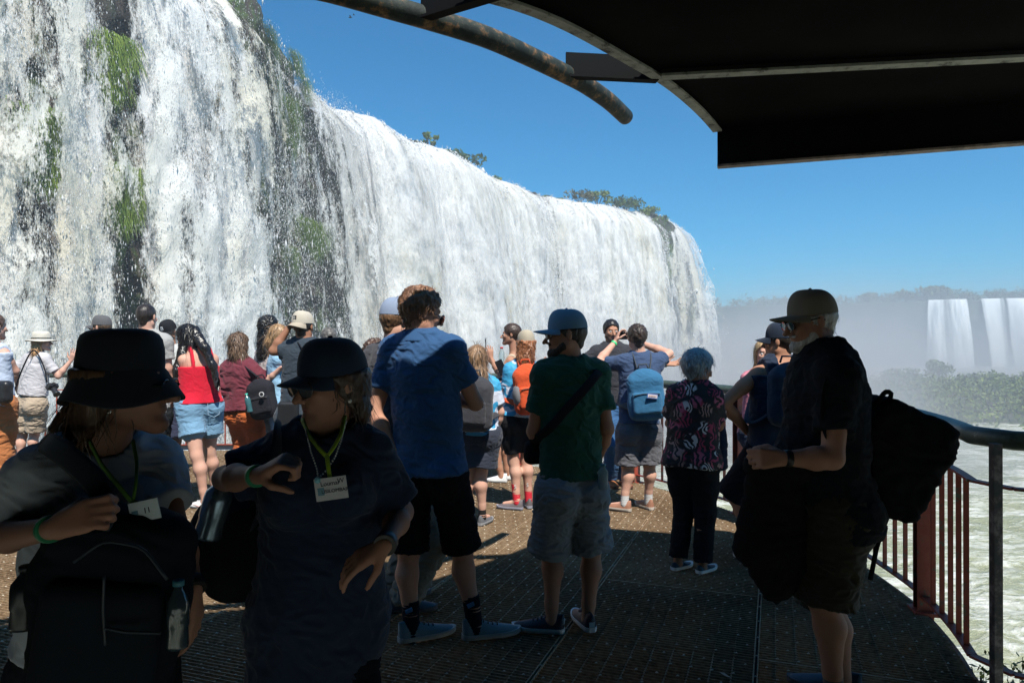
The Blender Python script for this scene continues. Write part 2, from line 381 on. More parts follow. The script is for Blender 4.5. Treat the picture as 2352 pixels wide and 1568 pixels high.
# plateau behind the lip, river on top
pl_in = lip-nrm*7.0
pts = [(*p, LIPZ-0.5) for p in pl_in[::8]]
outer = [(60, 300), (-400, 420), (-700, 0), (-400, -200), (-60, -120)]
mb = MB(); n = len(pts); V = pts+[(x, y, LIPZ-0.5) for x, y in outer]
mb.add(V, [tuple(range(len(V)))[::-1]]); pt = NT('plateau_ground'); pt.set(Base_Color=pt.ramp(pt.noise(pt.coord(), .2, 5), [(.4, (.03, .05, .015)), (.6, (.09, .09, .06))]), Roughness=.9)
tag(mb.build('plateau_ground', pt.m), kind='structure')

# ---------------------------------------------------------------- river
def river_mat():
    t = NT('river_water'); v = t.coord((1, 1, 1))
    nA = t.noise(t.coord((0.13, .34, 1), rot=(0, 0, .25)), 1.0, 9, 0.66, 1.6)
    nB = t.noise(t.coord((1.4, 3.2, 1), rot=(0, 0, .25)), 1.0, 5, 0.65, .8)
    f = t.math('MULTIPLY_ADD', nB, 0.45, t.math('MULTIPLY', nA, 0.75))
    foam = t.ramp(f, [(0.57, 0.0), (0.66, .55), (0.76, 1.0)])
    col = t.mix(foam, (0.33, 0.34, 0.205), (0.80, 0.80, 0.76))
    t.set(Base_Color=col, Roughness=t.ramp(foam, [(0, 0.22), (1, .8)])); t.bump(f, 1.0, 0.5); return t.m
r, th = np.meshgrid(np.r_[np.linspace(0, 12, 6), np.geomspace(13, 1500, 260)], np.linspace(0, 2*math.pi, 361), indexing='ij')
# polar sheet centred on the camera plan position is simply a disc big enough to reach the horizon
X = r*np.sin(th); Y = r*np.cos(th)
q = np.stack([X*.25+Y*.05, Y*.6, X*0], -1)
Zr = WATERZ+(0.42*(1-2*np.abs(fbm(q, 4, 4)))+0.16*fbm(q*4.2, 3, 6))*np.clip(1.2-r/260, 0.12, 1)
rv = mesh('river', np.stack([X, Y, Zr], -1).reshape(-1, 3), grid_faces(*X.shape), river_mat()); tag(rv, kind='structure')

# ---------------------------------------------------------------- leaves and plants
def leafmat(c1, c2, name='foliage'):
    t = NT(name); i = t.new('ShaderNodeObjectInfo'); g = t.new('ShaderNodeNewGeometry')
    f = t.math('FRACT', t.math('MULTIPLY_ADD', g.outputs['Random Per Island'], 1.0, 0.0))
    t.set(Base_Color=t.mix(f, c1, c2), Roughness=0.55); t.b.inputs['Specular IOR Level'].default_value = .3
    return t.m
LEAF = leafmat((0.022, 0.050, 0.010), (0.09, 0.14, 0.028)); LEAF2 = leafmat((0.05, 0.085, 0.014), (0.16, 0.21, 0.04)); LEAF3 = leafmat((0.05, 0.05, 0.02), (0.13, 0.12, 0.05))
BARK = plain((0.09, 0.065, 0.045), 0.9, 'bark')
GRASS = leafmat((0.05, 0.10, 0.012), (0.22, 0.30, 0.045), 'grass')
def leaves(c, rad, n, size, r, hollow=0.35):
    u = r.normal(size=(n, 3)); u /= np.linalg.norm(u, axis=1)[:, None]
    rr = hollow+(1-hollow)*r.random(n)**.6; p = np.asarray(c)+u*rr[:, None]*np.asarray(rad)
    a = r.normal(size=(n, 3)); a /= np.linalg.norm(a, axis=1)[:, None]; b = np.cross(a, r.normal(size=(n, 3))); b /= np.linalg.norm(b, axis=1)[:, None]
    s = size*r.uniform(.5, 1.3, n)[:, None]
    V = np.stack([p-a*s, p+b*s*.45, p+a*s, p-b*s*.45], 1)
    return V.reshape(-1, 3)
def crown(parts, name, mat, parent, seed=0):
    r = np.random.default_rng(seed); V = np.concatenate([leaves(c, rad, n, s, r) for c, rad, n, s in parts])
    F = np.arange(len(V)).reshape(-1, 4); return mesh(name, V, F, mat, parent, smooth=False)
def branches(base, tips, r0, name, parent, mat=None):
    mb = MB(); base = np.asarray(base, float)
    for k, tp in enumerate(tips):
        tp = np.asarray(tp, float); m = (base+tp)/2+np.array([0, 0, .12])*np.linalg.norm(tp-base)
        mb.tube([base, m, tp], [r0, r0*.6, r0*.25], 5)
    return mb.build(name, mat or BARK, parent, smooth=True)
def lip_plant(px, py, d, w, h, mat, label, seed, nb=6, leaf=.3, cat='tree', name='small_tree', n=420, sparse=False):
    r = np.random.default_rng(seed); base = P(px, py, d); base[2] -= .5
    base[2] -= h*.42; root = empty(name, tuple(base), label, cat)
    tips = []; parts = []
    for k in range(nb):
        a = r.uniform(0, 6.28); rr = r.random()**.5
        tp = np.array([math.cos(a)*rr*w*.5, math.sin(a)*rr*w*.5, h*(.35+.65*r.random())+.4]); tips.append(tp)
        sz = (w/ (3.2 if not sparse else 5.0))*r.uniform(.6, 1.1)
        parts.append((tp, (sz, sz, sz*.7), n//nb, leaf))
    branches((0, 0, 0), tips, .07*h/3+.03, 'trunk', root); crown(parts, 'crown', mat, root, seed)
    return root
lip_plant(984, 326, 84, 2.2, 2.2, LEAF2, 'lone sparse sapling with drooping leaf bunches standing on the cliff edge', 1, 7, .34, n=150, sparse=True)
lip_plant(1068, 372, 94, 4.6, 1.8, LEAF, 'leafy bush leaning out over the thick middle falls', 2, 9, .34, n=520)
lip_plant(1035, 352, 92, 2.0, .8, LEAF, 'small low bush left of the leaning bush on the cliff edge', 22, 5, .3, n=160)
lip_plant(1330, 452, 112, 3.6, 1.5, LEAF3, 'brownish thin bush on the cliff edge beside a green one', 3, 8, .28, n=330)
lip_plant(1374, 458, 114, 3.2, 1.7, LEAF2, 'bright green bush on the cliff edge beside a brownish thin one', 4, 8, .30, n=420)
lip_plant(1438, 470, 118, 4.8, 1.3, LEAF, 'wide dark bush near the far end of the cliff edge', 5, 10, .32, n=620)
lip_plant(1482, 488, 121, 3.4, 1.4, LEAF2, 'green shrub above the dark gap in the far falls', 6, 8, .30, n=420)
lip_plant(1514, 505, 123, 2.2, 1.2, LEAF, 'rounded shrub at the very end of the cliff edge', 7, 6, .30, n=330)
lip_plant(1130, 414, 95, 3.0, .3, LEAF2, 'low grassy growth on the cliff edge above the middle falls', 8, 7, .2, n=300, cat='shrub', name='low_shrub')

def wall_pt(px, py, out=1.0):
    'point on the rock wall seen at photo pixel'
    i = int(np.argmin(np.abs(lip_px-px))); b = lip[i]+nrm[i]*out; d = b[1]; p = P(px, py, d); p[0] = b[0]; return p, nrm[i]
def tuft(px, py, w, h, label, seed, out=1.3, n=700):
    r = np.random.default_rng(seed); c, N = wall_pt(px, py, out); d = c[1]
    W = w/FP*d; H = h/FP*d
    T = np.array([-N[1], N[0]]); V = []; F = []
    for k in range(int(n*.75)):
        a = r.normal(0, .33)*W; u = r.random(); L = (.30+.5*r.random())*min(H, 1.6)*.8
        st = np.array([N[0]*r.uniform(-.2, .5)+T[0]*a, N[1]*r.uniform(-.2, .5)+T[1]*a, -u*H*.75*(1-.5*abs(a)/W)])
        sp = r.normal(0, .35); o = np.array([N[0]*.5+T[0]*sp, N[1]*.5+T[1]*sp, .25]); wd = .018+.012*r.random()
        side = np.array([T[0], T[1], 0])*wd
        pts = [st+o*L*s+np.array([0, 0, -1])*L*1.5*s*s for s in (0, .35, .7, 1)]
        b = len(V)
        for j, p in enumerate(pts):
            ww = (1, .9, .6, .1)[j]; V += [p-side*ww, p+side*ww]
        F += [(b+2*j, b+2*j+1, b+2*j+3, b+2*j+2) for j in range(3)]
    o = mesh('grass_tuft', V, F, GRASS, smooth=False); o.location = c; tag(o, label, 'grass', 'grass tufts hanging on the cliff'); return o
def outcrop(px, py, w, h, dpt, out, seed):
    c, N = wall_pt(px, py, out); d = c[1]; W = w/FP*d; H = h/FP*d; n1, n2 = 44, 36
    th, ph = np.meshgrid(np.linspace(0, 2*math.pi, n1), np.linspace(0, math.pi, n2), indexing='ij')
    u = np.stack([np.sin(ph)*np.cos(th), np.sin(ph)*np.sin(th), np.cos(ph)], -1); u = np.sign(u)*np.abs(u)**.7
    q = u*np.array([1.2, 1.2, 1.6])+seed*5.1; k = 1+.28*fbm(q, 4, seed, .6)+.10*np.round(3*fbm(q*1.7, 2, seed+3))/3
    V = u*k[..., None]*np.array([W, dpt, H]); T = np.array([-N[1], N[0]])
    V = np.stack([c[0]+V[..., 0]*T[0]+V[..., 1]*N[0], c[1]+V[..., 0]*T[1]+V[..., 1]*N[1], c[2]+V[..., 2]], -1)
    tag(mesh('rock_outcrop', V.reshape(-1, 3), grid_faces(n1, n2), ROCK), kind='structure')
for a_ in ((530, 75, 55, 85, 1.3, .6, 1), (552, 120, 40, 75, 1.0, .8, 2), (588, 132, 60, 45, .9, .5, 3), (604, 175, 60, 70, .9, .4, 4), (628, 165, 60, 45, .6, .3, 5), (186, 20, 38, 75, 1.2, .9, 6), (188, 260, 34, 160, 1.0, .9, 7), (200, 480, 34, 200, 1.2, 1.4, 8),
           (1502, 540, 60, 40, 1.0, 1.0, 9), (590, 330, 60, 200, .8, .7, 10)): outcrop(*a_)
tuft(535, 55, 62, 95, 'bright grass tuft on the top rock beside the blue sky', 1, 2.2, 1100)
tuft(614, 112, 42, 75, 'small grass tuft on the last rock step before the thick falls', 2, 1.9, 700)
tuft(190, 75, 75, 110, 'large grass tuft high in the left rock strip', 3, 2.3, 1300)
tuft(180, 150, 60, 90, 'thin grass tuft just below the large one in the left rock strip', 4, 2.1, 700)
tuft(205, 375, 85, 190, 'long grass tuft low in the left rock strip', 5, 2.6, 1700)
tuft(600, 215, 55, 190, 'long green moss curtain between two thin falls', 6, 2.0, 1500)
tuft(560, 180, 45, 110, 'green moss tuft below the top rock', 7, 1.9, 800)
tuft(640, 165, 35, 80, 'small moss tuft at the edge of the thick falls', 8, 1.8, 600)
tuft(625, 500, 120, 110, 'wide mossy patch seen through spray in the dark gap', 9, 3.0, 1600)
tuft(560, 560, 60, 70, 'pale mossy patch low in the dark gap', 10, 3.0, 700)
tuft(20, 240, 80, 260, 'long mossy streak at the far left of the falls', 11, 2.4, 1800)
tuft(1508, 560, 22, 120, 'moss streak under the end bushes at the far gap', 12, 2.2, 500)
tuft(1522, 690, 34, 110, 'mossy rock low in the gap at the far end of the falls', 13, 4.8, 700)

# ---------------------------------------------------------------- far cliffs, far falls, islands
fpl = [(10, 330), (60, 400), (120, 410), (170, 385), (215, 352), (262, 338), (330, 330), (420, 300)]
fl, fs = smooth_line(fpl, 260, 30); ft = np.gradient(fl, axis=0); ft /= np.linalg.norm(ft, axis=1)[:, None]; fn = np.stack([ft[:, 1], -ft[:, 0]], -1)
fpx = 1176+fl[:, 0]/fl[:, 1]*FP
D = np.r_[-60, -10, -2, np.linspace(0, 33, 60)]
X = fl[:, None, 0]+0*D; Y = fl[:, None, 1]+0*D; q = np.stack([X, Y, -D+0*X], -1)
oo = 2.6*fbm(q*np.array([.07, .07, .06]), 5, 3)+np.minimum(D, 0)[None]+.22*np.maximum(D, 0)[None]
fc = mesh('far_cliff', np.stack([X+fn[:, None, 0]*oo, Y+fn[:, None, 1]*oo, LIPZ-.6-np.maximum(D, 0)+0*X], -1).reshape(-1, 3), grid_faces(260, len(D)), None)
t = NT('far_cliff_rock'); t.set(Base_Color=t.ramp(t.noise(t.coord(), .12, 7, .6), [(.35, (.02, .035, .018)), (.5, (.05, .07, .03)), (.65, (.10, .09, .07))]), Roughness=.9)
fc.data.materials.append(t.m); tag(fc, kind='structure')
def far_fall(px0, px1, label, seed, vel=4, dens=1.1):
    s = (fpx > px0) & (fpx < px1); A = fl[s]; A, S = resample(A, 90); T = np.gradient(A, axis=0); T /= np.linalg.norm(T, axis=1)[:, None]; N = np.stack([T[:, 1], -T[:, 0]], -1)
    D = np.r_[-2, -.5, np.linspace(0, 33, 70)]; Dp = np.maximum(D, 0)
    q = np.stack([S[:, None]+0*D, D[None]+0*S[:, None], 0*D[None]+0*S[:, None]+seed], -1)
    e = np.minimum(np.arange(90), 89-np.arange(90))/8.0
    out = (vel*np.sqrt(2*Dp/9.8)+.25*Dp)[None]*(.75+.5*fbm(q*np.array([.09, 0, 1]), 2, seed+7))+1.8*fbm(q*np.array([.25, .05, 1]), 4, seed)+np.minimum(D, 0)[None]+1.6
    V = np.stack([A[:, None, 0]+N[:, None, 0]*out, A[:, None, 1]+N[:, None, 1]*out, LIPZ-Dp[None]+0*out], -1)
    o = mesh('far_waterfall', V.reshape(-1, 3), grid_faces(90, len(D)), WMF)
    a = o.data.attributes.new('flow', 'FLOAT_VECTOR', 'POINT'); a.data.foreach_set('vector', q.reshape(-1, 3).astype(np.float32).ravel())
    dn = dens*np.clip(e*1.2, .1, 1)[:, None]*(1-.35*np.clip(fbm(q*np.array([.22, .0, 1]), 3, seed+2)*2, 0, 1))+0*out
    a = o.data.attributes.new('dens', 'FLOAT', 'POINT'); a.data.foreach_set('value', dn.astype(np.float32).ravel())
    return tag(o, label, 'waterfall', 'distant falls across the gorge')
t = NT('far_falling_water'); d = t.new('ShaderNodeAttribute'); d.attribute_name = 'dens'
n = t.noise(t.coord((.42, .022, 1), attr='flow'), 1, 6, .62)
a = t.math('MULTIPLY_ADD', t.math('ADD', t.math('SUBTRACT', n, .5), t.math('SUBTRACT', d.outputs['Fac'], .92)), 3.0, .55, clamp=True)
t.set(Base_Color=(.86, .88, .88), Roughness=.8, Alpha=a); WMF = t.m
far_fall(2118, 2228, 'shorter bright distant fall left of the wide far curtain', 1, 4.0, 1.12)
far_fall(2222, 2700, 'wide distant waterfall curtain at the right edge of the view', 3, 3.2, 1.12)
far_fall(1742, 1800, 'thin faint distant fall beside the spray of the near falls', 4, 2, .62)

def far_tree(x, y, z, w, h, mat, label, seed, group=None, cat='tree', name='forest_tree', n=260, leaf=None):
    r = np.random.default_rng(seed); root = empty(name, (x, y, z), label, cat, group); parts = []
    for k in range(7):
        a = r.uniform(0, 6.28); rr = .30*w*r.random()**.5
        parts.append((np.array([math.cos(a)*rr, math.sin(a)*rr, h*r.uniform(.45, .82)]), (w*.26, w*.26, h*.2), n//7, leaf or w*.09))
    MBt = MB(); MBt.tube([(0, 0, -1), (0, 0, h*.7)], [w*.04+.1, w*.02], 6); MBt.build('trunk', BARK, root, smooth=True)
    crown(parts, 'crown', mat, root, seed); return root
FG = 'distant trees along the far cliff top'
big = [(1985, 672, 14), (2075, 664, 13), (2135, 656, 16), (2160, 656, 14), (2230, 672, 10), (2300, 668, 8), (2345, 668, 10), (1905, 682, 10)]
for k, (px, py, hh) in enumerate(big):
    i = int(np.argmin(np.abs(fpx-px))); b = fl[i]-fn[i]*14
    top = CZ+(790-py)/FP*b[1]; h = top-(LIPZ-1.0)
    far_tree(b[0], b[1], LIPZ-1.0, hh, max(h, 4), LEAF, ['tall round distant crown', 'broad distant crown', 'tallest distant crown on the far cliff', 'distant crown just right of the tallest one', 'low distant tree above the gap in the far falls', 'small distant tree above the wide far curtain', 'distant crown at the right edge above the far falls', 'low distant crown furthest left on the far cliff'][k]+' in the haze', 40+k, FG)
r = np.random.default_rng(5); parts = []
for k in range(420):
    i = r.integers(0, 259); b = fl[i]-fn[i]*r.uniform(9, 40); h = r.uniform(4, 8)
    parts.append(((b[0], b[1], LIPZ-1+h*.5), (r.uniform(3, 6), r.uniform(3, 6), h*.55), 70, .75))
tag(crown(parts, 'far_forest', LEAF, None, 77), 'hazy band of forest along the far cliff top', 'forest', kind='stuff')

# rocky island with bushes between the river and the far falls
def island():
    n1, n2 = 120, 60; th, rr = np.meshgrid(np.linspace(0, 2*math.pi, n1), np.linspace(0, 1, n2), indexing='ij')
    X = 96+rr*np.cos(th)*62; Y = 128+rr*np.sin(th)*50
    h = (1-rr**2)*3.4+1.5*fbm(np.stack([X*.08, Y*.08, X*0], -1), 4, 3)*(1-rr**4)
    return mesh('island', np.stack([X, Y, WATERZ-.8+h], -1).reshape(-1, 3), grid_faces(n1, n2), ROCK)
tag(island(), kind='structure')
def isl_z(x, y):
    rr = min(1, math.hypot((x-96)/62, (y-128)/50)); return WATERZ-.8+(1-rr**2)*3.4
sk = [(2075, 845, 150, 9, 'round pale green bush on the island left of the tall one'), (2157, 828, 158, 6.5, 'tall dark bush standing highest on the island'),
      (2120, 872, 140, 8, 'low rounded bush in front of the tall dark one'), (2215, 872, 150, 5, 'small bush right of the tall dark one on the island'),
      (2262, 860, 146, 8, 'broad bush below the wide far falls'), (2298, 858, 143, 5, 'small peaked bush beside the broad one under the far falls'),
      (2335, 874, 138, 7, 'dark bush at the right edge of the island'), (2040, 885, 138, 6, 'pale hazy bush at the left end of the island')]
for k, (px, py, d, wd, lb) in enumerate(sk):
    tp = P(px, py, d); z0 = isl_z(tp[0], tp[1])-.5
    far_tree(tp[0], tp[1], z0, wd, (tp[2]-z0)*1.08, [LEAF, LEAF2][k % 2], lb, 90+k, 'bushes on the island', 'bush', 'island_bush', n=560, leaf=.5)
r = np.random.default_rng(9); parts = []
for k in range(760):
    a = r.uniform(0, 6.28); rr = r.random()**.5*.98; x = 96+rr*math.cos(a)*62; y = 128+rr*math.sin(a)*50
    s = r.uniform(1.2, 3.4)*(1 if r.random() < .93 else 1.35); parts.append(((x, y, isl_z(x, y)+s*.35), (s, s, s*.62), 110, .34))
tag(crown(parts, 'undergrowth', LEAF2, None, 78), 'green undergrowth covering the rocky island', 'undergrowth', kind='stuff')

# near bank under the walkway: rock slope with a few weeds
th, rr = np.meshgrid(np.linspace(0, 2*math.pi, 90), np.linspace(0, 1, 30), indexing='ij')
X = -3+rr*np.cos(th)*9; Y = 0+rr*np.sin(th)*11; zz = WATERZ-1+(1-rr**2.2)*8.2+.5*fbm(np.stack([X*.5, Y*.5, X*0], -1), 4, 3)
tag(mesh('river_bank', np.stack([X, Y, zz], -1).reshape(-1, 3), grid_faces(90, 30), ROCK), kind='structure')
# ================================================================ walkway deck, railing, roof
TH = math.atan(604/FP); U = np.array([math.cos(TH), -math.sin(TH)]); Vd = np.array([math.sin(TH), math.cos(TH)])   # across / along the panels
rail_ctrl = [(-10, 9.0), (-7.5, 10.1), (-5, 10.7), (-3, 10.75), (-1.5, 10.4), (-.15, 9.66), (.75, 9.0), (1.43, 8.28), (1.85, 7.5), (2.13, 6.76), (2.42, 6.0), (2.55, 5.27), (2.5, 4.4), (2.34, 3.75), (2.22, 3.44)]
rail, rS = smooth_line(rail_ctrl, 260, 14)
poly = [tuple(p) for p in rail[::4]]+[tuple(rail[-1]), (2.18, 3.0), (2.18, -4), (-10, -4)]
def clip_line(o, d):
    'parameter intervals of the line o+t*d inside the deck outline'
    ts = []
    n = len(poly)
    for i in range(n):
        a = np.array(poly[i]); b = np.array(poly[(i+1) % n]); e = b-a
        den = d[0]*e[1]-d[1]*e[0]
        if abs(den) < 1e-12: continue
        t = ((a[0]-o[0])*e[1]-(a[1]-o[1])*e[0])/den; u = ((a[0]-o[0])*d[1]-(a[1]-o[1])*d[0])/den
        if 0 <= u < 1: ts.append(t)
    ts.sort(); return [(ts[i], ts[i+1]) for i in range(0, len(ts)-1, 2)]
mb = MB(); up = np.array([0, 0, 1.0])
def b3(a, b, w, z0, z1, m):
    a3 = np.array([*a, (z0+z1)/2]); b3_ = np.array([*b, (z0+z1)/2]); m.bar(a3, b3_, w, z1-z0)
q = 0.9
k = 0
while q < 14.2:
    o = Vd*q
    for t0, t1 in clip_line(o, U):
        # break at the panel seams
        cuts = [t0]+[c for c in (-.09-1.0*j for j in range(14, -4, -1)) if t0 < c < t1]+[t1]
        for a, b in zip(cuts[:-1], cuts[1:]):
            if b-a > .03:
                j = round(a)
                zz = -0.002*((j*7+k//97) % 3)
                b3(o+U*(a+.008), o+U*(b-.008), .0042 if (k+j*31) % 97 else .012, zz-.032, zz, mb)
    q += .0302; k += 1
# cross rods
c = -12.0
while c < 5:
    s = c+.09
    for t0, t1 in clip_line(U*c, Vd):
        t0 = max(t0, .9)
        if t1-t0 > .05:
            seam = abs((c+.09)-round(c+.09)) < .03
            b3(U*c+Vd*t0, U*c+Vd*t1, .007, -.018, -.0075 if not seam else .0015, mb)
            if seam: b3(U*(c+.018)+Vd*t0, U*(c+.018)+Vd*t1, .006, -.034, .0015, mb)
    c += .1
t = NT('worn_steel_grating'); v = t.coord()
n = t.noise(v, 1.1, 5, .6); n2 = t.noise(v, 38, 3)
col = t.ramp(t.math('MULTIPLY_ADD', n2, .5, t.math('MULTIPLY', n, .5)), [(.34, (.14, .088, .052)), (.5, (.30, .205, .125)), (.64, (.44, .33, .22)), (.8, (.52, .44, .34))])
t.set(Base_Color=col, Roughness=.62, Metallic=.0); t.b.inputs['Specular IOR Level'].default_value = .08
tag(mb.build('deck', t.m), kind='structure')
# the serration teeth on top of the bars
mb = MB(); r = np.random.default_rng(3); V = []; F = []
qs = np.arange(.9+.0302*2, 11.5, .0302*4)
for i, qq in enumerate(qs):
    for t0, t1 in clip_line(Vd*qq, U):
        for x in np.arange(math.ceil(t0/.1)*.1+.01+(i % 2)*.05, t1-.02, .1):
            if x < -9: continue
            p = U*x+Vd*qq; V += [(p[0]-.007, p[1]-.003, 0), (p[0]+.007, p[1]-.003, 0), (p[0]+.007, p[1]+.003, 0), (p[0]-.007, p[1]+.003, 0), (p[0], p[1], .006)]
            b = len(V)-5; F += [(b, b+1, b+4), (b+1, b+2, b+4), (b+2, b+3, b+4), (b+3, b, b+4)]
tag(mesh('deck_studs', V, np.array(F), plain((.55, .47, .36), .5, 'stud_metal'), smooth=False), kind='structure')
# joists below
DARK = plain((.014, .013, .013), .8, 'dark_steel')
mb = MB()
for c in (-.085-1.0*j for j in range(10, -3, -1)):
    for t0, t1 in clip_line(U*c, Vd): b3(U*c+Vd*max(t0, .3), U*c+Vd*t1, .07, -.24, -.045, mb)
for qq in (2.2, 4.4, 6.6, 8.8, 11):
    for t0, t1 in clip_line(Vd*qq, U): b3(Vd*qq+U*t0, Vd*qq+U*t1, .12, -.50, -.25, mb)
tag(mb.build('deck_joists', DARK), kind='structure')
mb = MB(); q2 = [np.array([*p, 0]) for p in rail[::3]]+[np.array([*rail[-1], 0]), np.array([2.18, 3.0, 0]), np.array([2.18, -1, 0])]
for a, b in zip(q2[:-1], q2[1:]): mb.bar(a+[0, 0, -.075], b+[0, 0, -.075], .03, .12)
t = NT('rusty_edge'); t.set(Base_Color=t.ramp(t.noise(t.coord(), 7, 5, .7), [(.4, (.10, .035, .02)), (.55, (.30, .10, .05)), (.7, (.16, .14, .11))]), Roughness=.8); RUST = t.m
tag(mb.build('deck_edge', RUST), kind='structure')
LITM = plain((.5, .48, .42), .7, 'dry_leaf')
lf = G(1665, 1551, .004); o = mesh('fallen_leaf', [(-.02, .03, .004), (.0, .012, .010), (.02, -.03, .004), (.002, -.006, .001)], [(0, 1, 2, 3)], LITM, smooth=False); o.location = lf; o.location.z = .006
tag(o, 'small pale dry leaf lying on the dark grating near the bottom of the photo', 'leaf')

# ---- railing
t = NT('red_rail_paint'); v = t.coord(); t.set(Base_Color=t.ramp(t.noise(v, 9, 6, .7), [(.36, (.10, .13, .08)), (.42, (.28, .040, .020)), (.58, (.34, .060, .030)), (.68, (.17, .06, .04))]), Roughness=.55); REDP = t.m
t = NT('green_pipe_paint'); t.set(Base_Color=t.ramp(t.noise(v := t.coord(), 8, 6, .7), [(.38, (.035, .055, .045)), (.55, (.075, .11, .09)), (.66, (.10, .12, .10)), (.74, (.45, .44, .40))]), Roughness=.45); GREENP = t.m
rl = empty('railing', (0, 0, 0), 'long curved red and green metal railing round the viewing deck', 'railing')
def rp(s, z, off=0):
    x = np.interp(s, rS, rail[:, 0]); y = np.interp(s, rS, rail[:, 1])
    x2 = np.interp(s+.05, rS, rail[:, 0]); y2 = np.interp(s+.05, rS, rail[:, 1]); tt = np.array([x2-x, y2-y]);
    if np.linalg.norm(tt) < 1e-4: tt = np.array([np.interp(s, rS, rail[:, 0])-np.interp(s-.05, rS, rail[:, 0]), np.interp(s, rS, rail[:, 1])-np.interp(s-.05, rS, rail[:, 1])])
    tt /= np.linalg.norm(tt); return np.array([x+tt[1]*off, y-tt[0]*off, z]), np.array([tt[0], tt[1], 0])
end = [np.array([2.29, 3.26, 0]), np.array([2.5, 3.12, 0]), np.array([3.2, 2.98, 0]), np.array([5.5, 2.7, 0])]
def railpath(z): return [rp(s, z)[0] for s in np.linspace(0, rS[-1]-.02, 150)]+[e+[0, 0, z] for e in end]
m_ = MB(); m_.tube(railpath(1.15), .045, 12); m_.build('top_pipe', GREENP, rl, smooth=True)
m_ = MB()
for z, hh in ((.93, .012), (.085, .012)):
    pth = railpath(z)
    for a, b in zip(pth[:-1], pth[1:]): m_.bar(a, b, .045, hh)
m_.build('cross_bar', REDP, rl)
posts_px = []
for target in ((-7.6, 10.05), (-5.6, 10.6), (-3.6, 10.8), (-1.6, 10.45), (.1, 9.5), (1.43, 8.28), (2.13, 6.76), (2.55, 5.5), (2.43, 4.28)):
    i = int(np.argmin(np.hypot(rail[:, 0]-target[0], rail[:, 1]-target[1]))); posts_px.append(rS[i])
s = .2; nb = 0; ballist = []
while s < rS[-1]-.03:
    if min(abs(s-p) for p in posts_px) > .07: ballist.append(s)
    s += .145
near = ballist[-95:]; rest = ballist[:-95]
def bal(s, m, z0=.085, z1=.93):
    p, tt = rp(s, z0); n3 = np.array([tt[1], -tt[0], 0]); m.box(p+[0, 0, (z1-z0)/2], tt*.007, n3*.012, np.array([0, 0, (z1-z0)/2]))
for s in near:
    m_ = MB(); bal(s, m_); m_.build('baluster', REDP, rl)
if rest:
    m_ = MB(); [bal(s, m_) for s in rest]; tag(m_.build('baluster_row', REDP, rl), kind='stuff')
for s in posts_px:
    p, tt = rp(s, 0); n3 = np.array([tt[1], -tt[0], 0]); m_ = MB()
    m_.box(p+tt*.035+[0, 0, .50], tt*.005, n3*.045, np.array([0, 0, .60])); m_.box(p-tt*.035+[0, 0, .50], tt*.005, n3*.045, np.array([0, 0, .60]))
    m_.box(p+[0, 0, .50], tt*.030, n3*.004, np.array([0, 0, .598])); m_.box(p+[0, 0, -.006], tt*.08, n3*.07, np.array([0, 0, .010]))
    m_.build('post', REDP, rl)
t = NT('weathered_post'); t.set(Base_Color=t.ramp(t.noise(t.coord(), 16, 5, .7), [(.4, (.02, .03, .03)), (.52, (.07, .05, .05)), (.62, (.20, .17, .16))]), Roughness=.6)
m_ = MB(); pp = np.array([2.165, 3.205, 0]); e0 = np.array([2.37, 3.2, 0]); m_.box((2.19+.0, 3.235+.0, .22), (.019, 0, 0), (0, .019, 0), (0, 0, .92)); m_.build('post', t.m, rl)
# pale kick plate on the far side
m_ = MB(); s0 = 0
pth = [rp(s, .045, -.03)[0] for s in np.linspace(0, posts_px[4], 60)]
for a, b in zip(pth[:-1], pth[1:]): m_.bar(a, b, .006, .08)
m_.build('kick_plate', plain((.42, .45, .45), .5, 'pale_plate'), rl)

# ---- roof of the shelter
RZ = 2.94
def R_(px, py, z=RZ):
    d = (z-CZ)*FP/(790.0-py); return np.array([(px-1176)/FP*d, d])
edge = [(-7, 1.2), (-4.6, 1.75), (-2.9, 2.1), (-1.5, 2.35), (-.75, 2.5)]+[tuple(R_(*q)) for q in ((1170, 0), (1290, 50), (1400, 112), (1468, 152), (1520, 180), (1580, 230), (1615, 264), (1641, 296))]
edge, _ = smooth_line(edge, 90, 3)
tip = edge[-1]; _e0 = edge[-1]; _e1 = R_(2352, 334, RZ-.25); _d = (_e1-_e0)/np.linalg.norm(_e1-_e0); rb = _e1+_d*.2; rb2 = _e1+_d*3.2
outline = [tuple(p) for p in edge]+[tuple(rb), tuple(rb2), (rb2[0], -4), (-7, -4)]
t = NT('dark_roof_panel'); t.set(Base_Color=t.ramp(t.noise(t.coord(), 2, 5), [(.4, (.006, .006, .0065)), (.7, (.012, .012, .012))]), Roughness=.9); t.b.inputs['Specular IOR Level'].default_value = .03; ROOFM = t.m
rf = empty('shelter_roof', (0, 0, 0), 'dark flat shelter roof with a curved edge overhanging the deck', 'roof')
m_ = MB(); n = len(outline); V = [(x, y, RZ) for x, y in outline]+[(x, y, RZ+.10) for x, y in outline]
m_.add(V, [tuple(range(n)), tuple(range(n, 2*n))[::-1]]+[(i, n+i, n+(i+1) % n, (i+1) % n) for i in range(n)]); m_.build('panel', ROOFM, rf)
t = NT('weathered_flange'); t.set(Base_Color=t.ramp(t.noise(t.coord(), 11, 7, .72), [(.36, (.05, .05, .045)), (.45, (.30, .32, .27)), (.62, (.42, .43, .38)), (.74, (.20, .13, .10))]), Roughness=.7); FLG = t.m
m_ = MB(); nE = edge.shape[0]; tE = np.gradient(edge, axis=0); tE /= np.linalg.norm(tE, axis=1)[:, None]; nE_ = np.stack([tE[:, 1], -tE[:, 0]], -1)
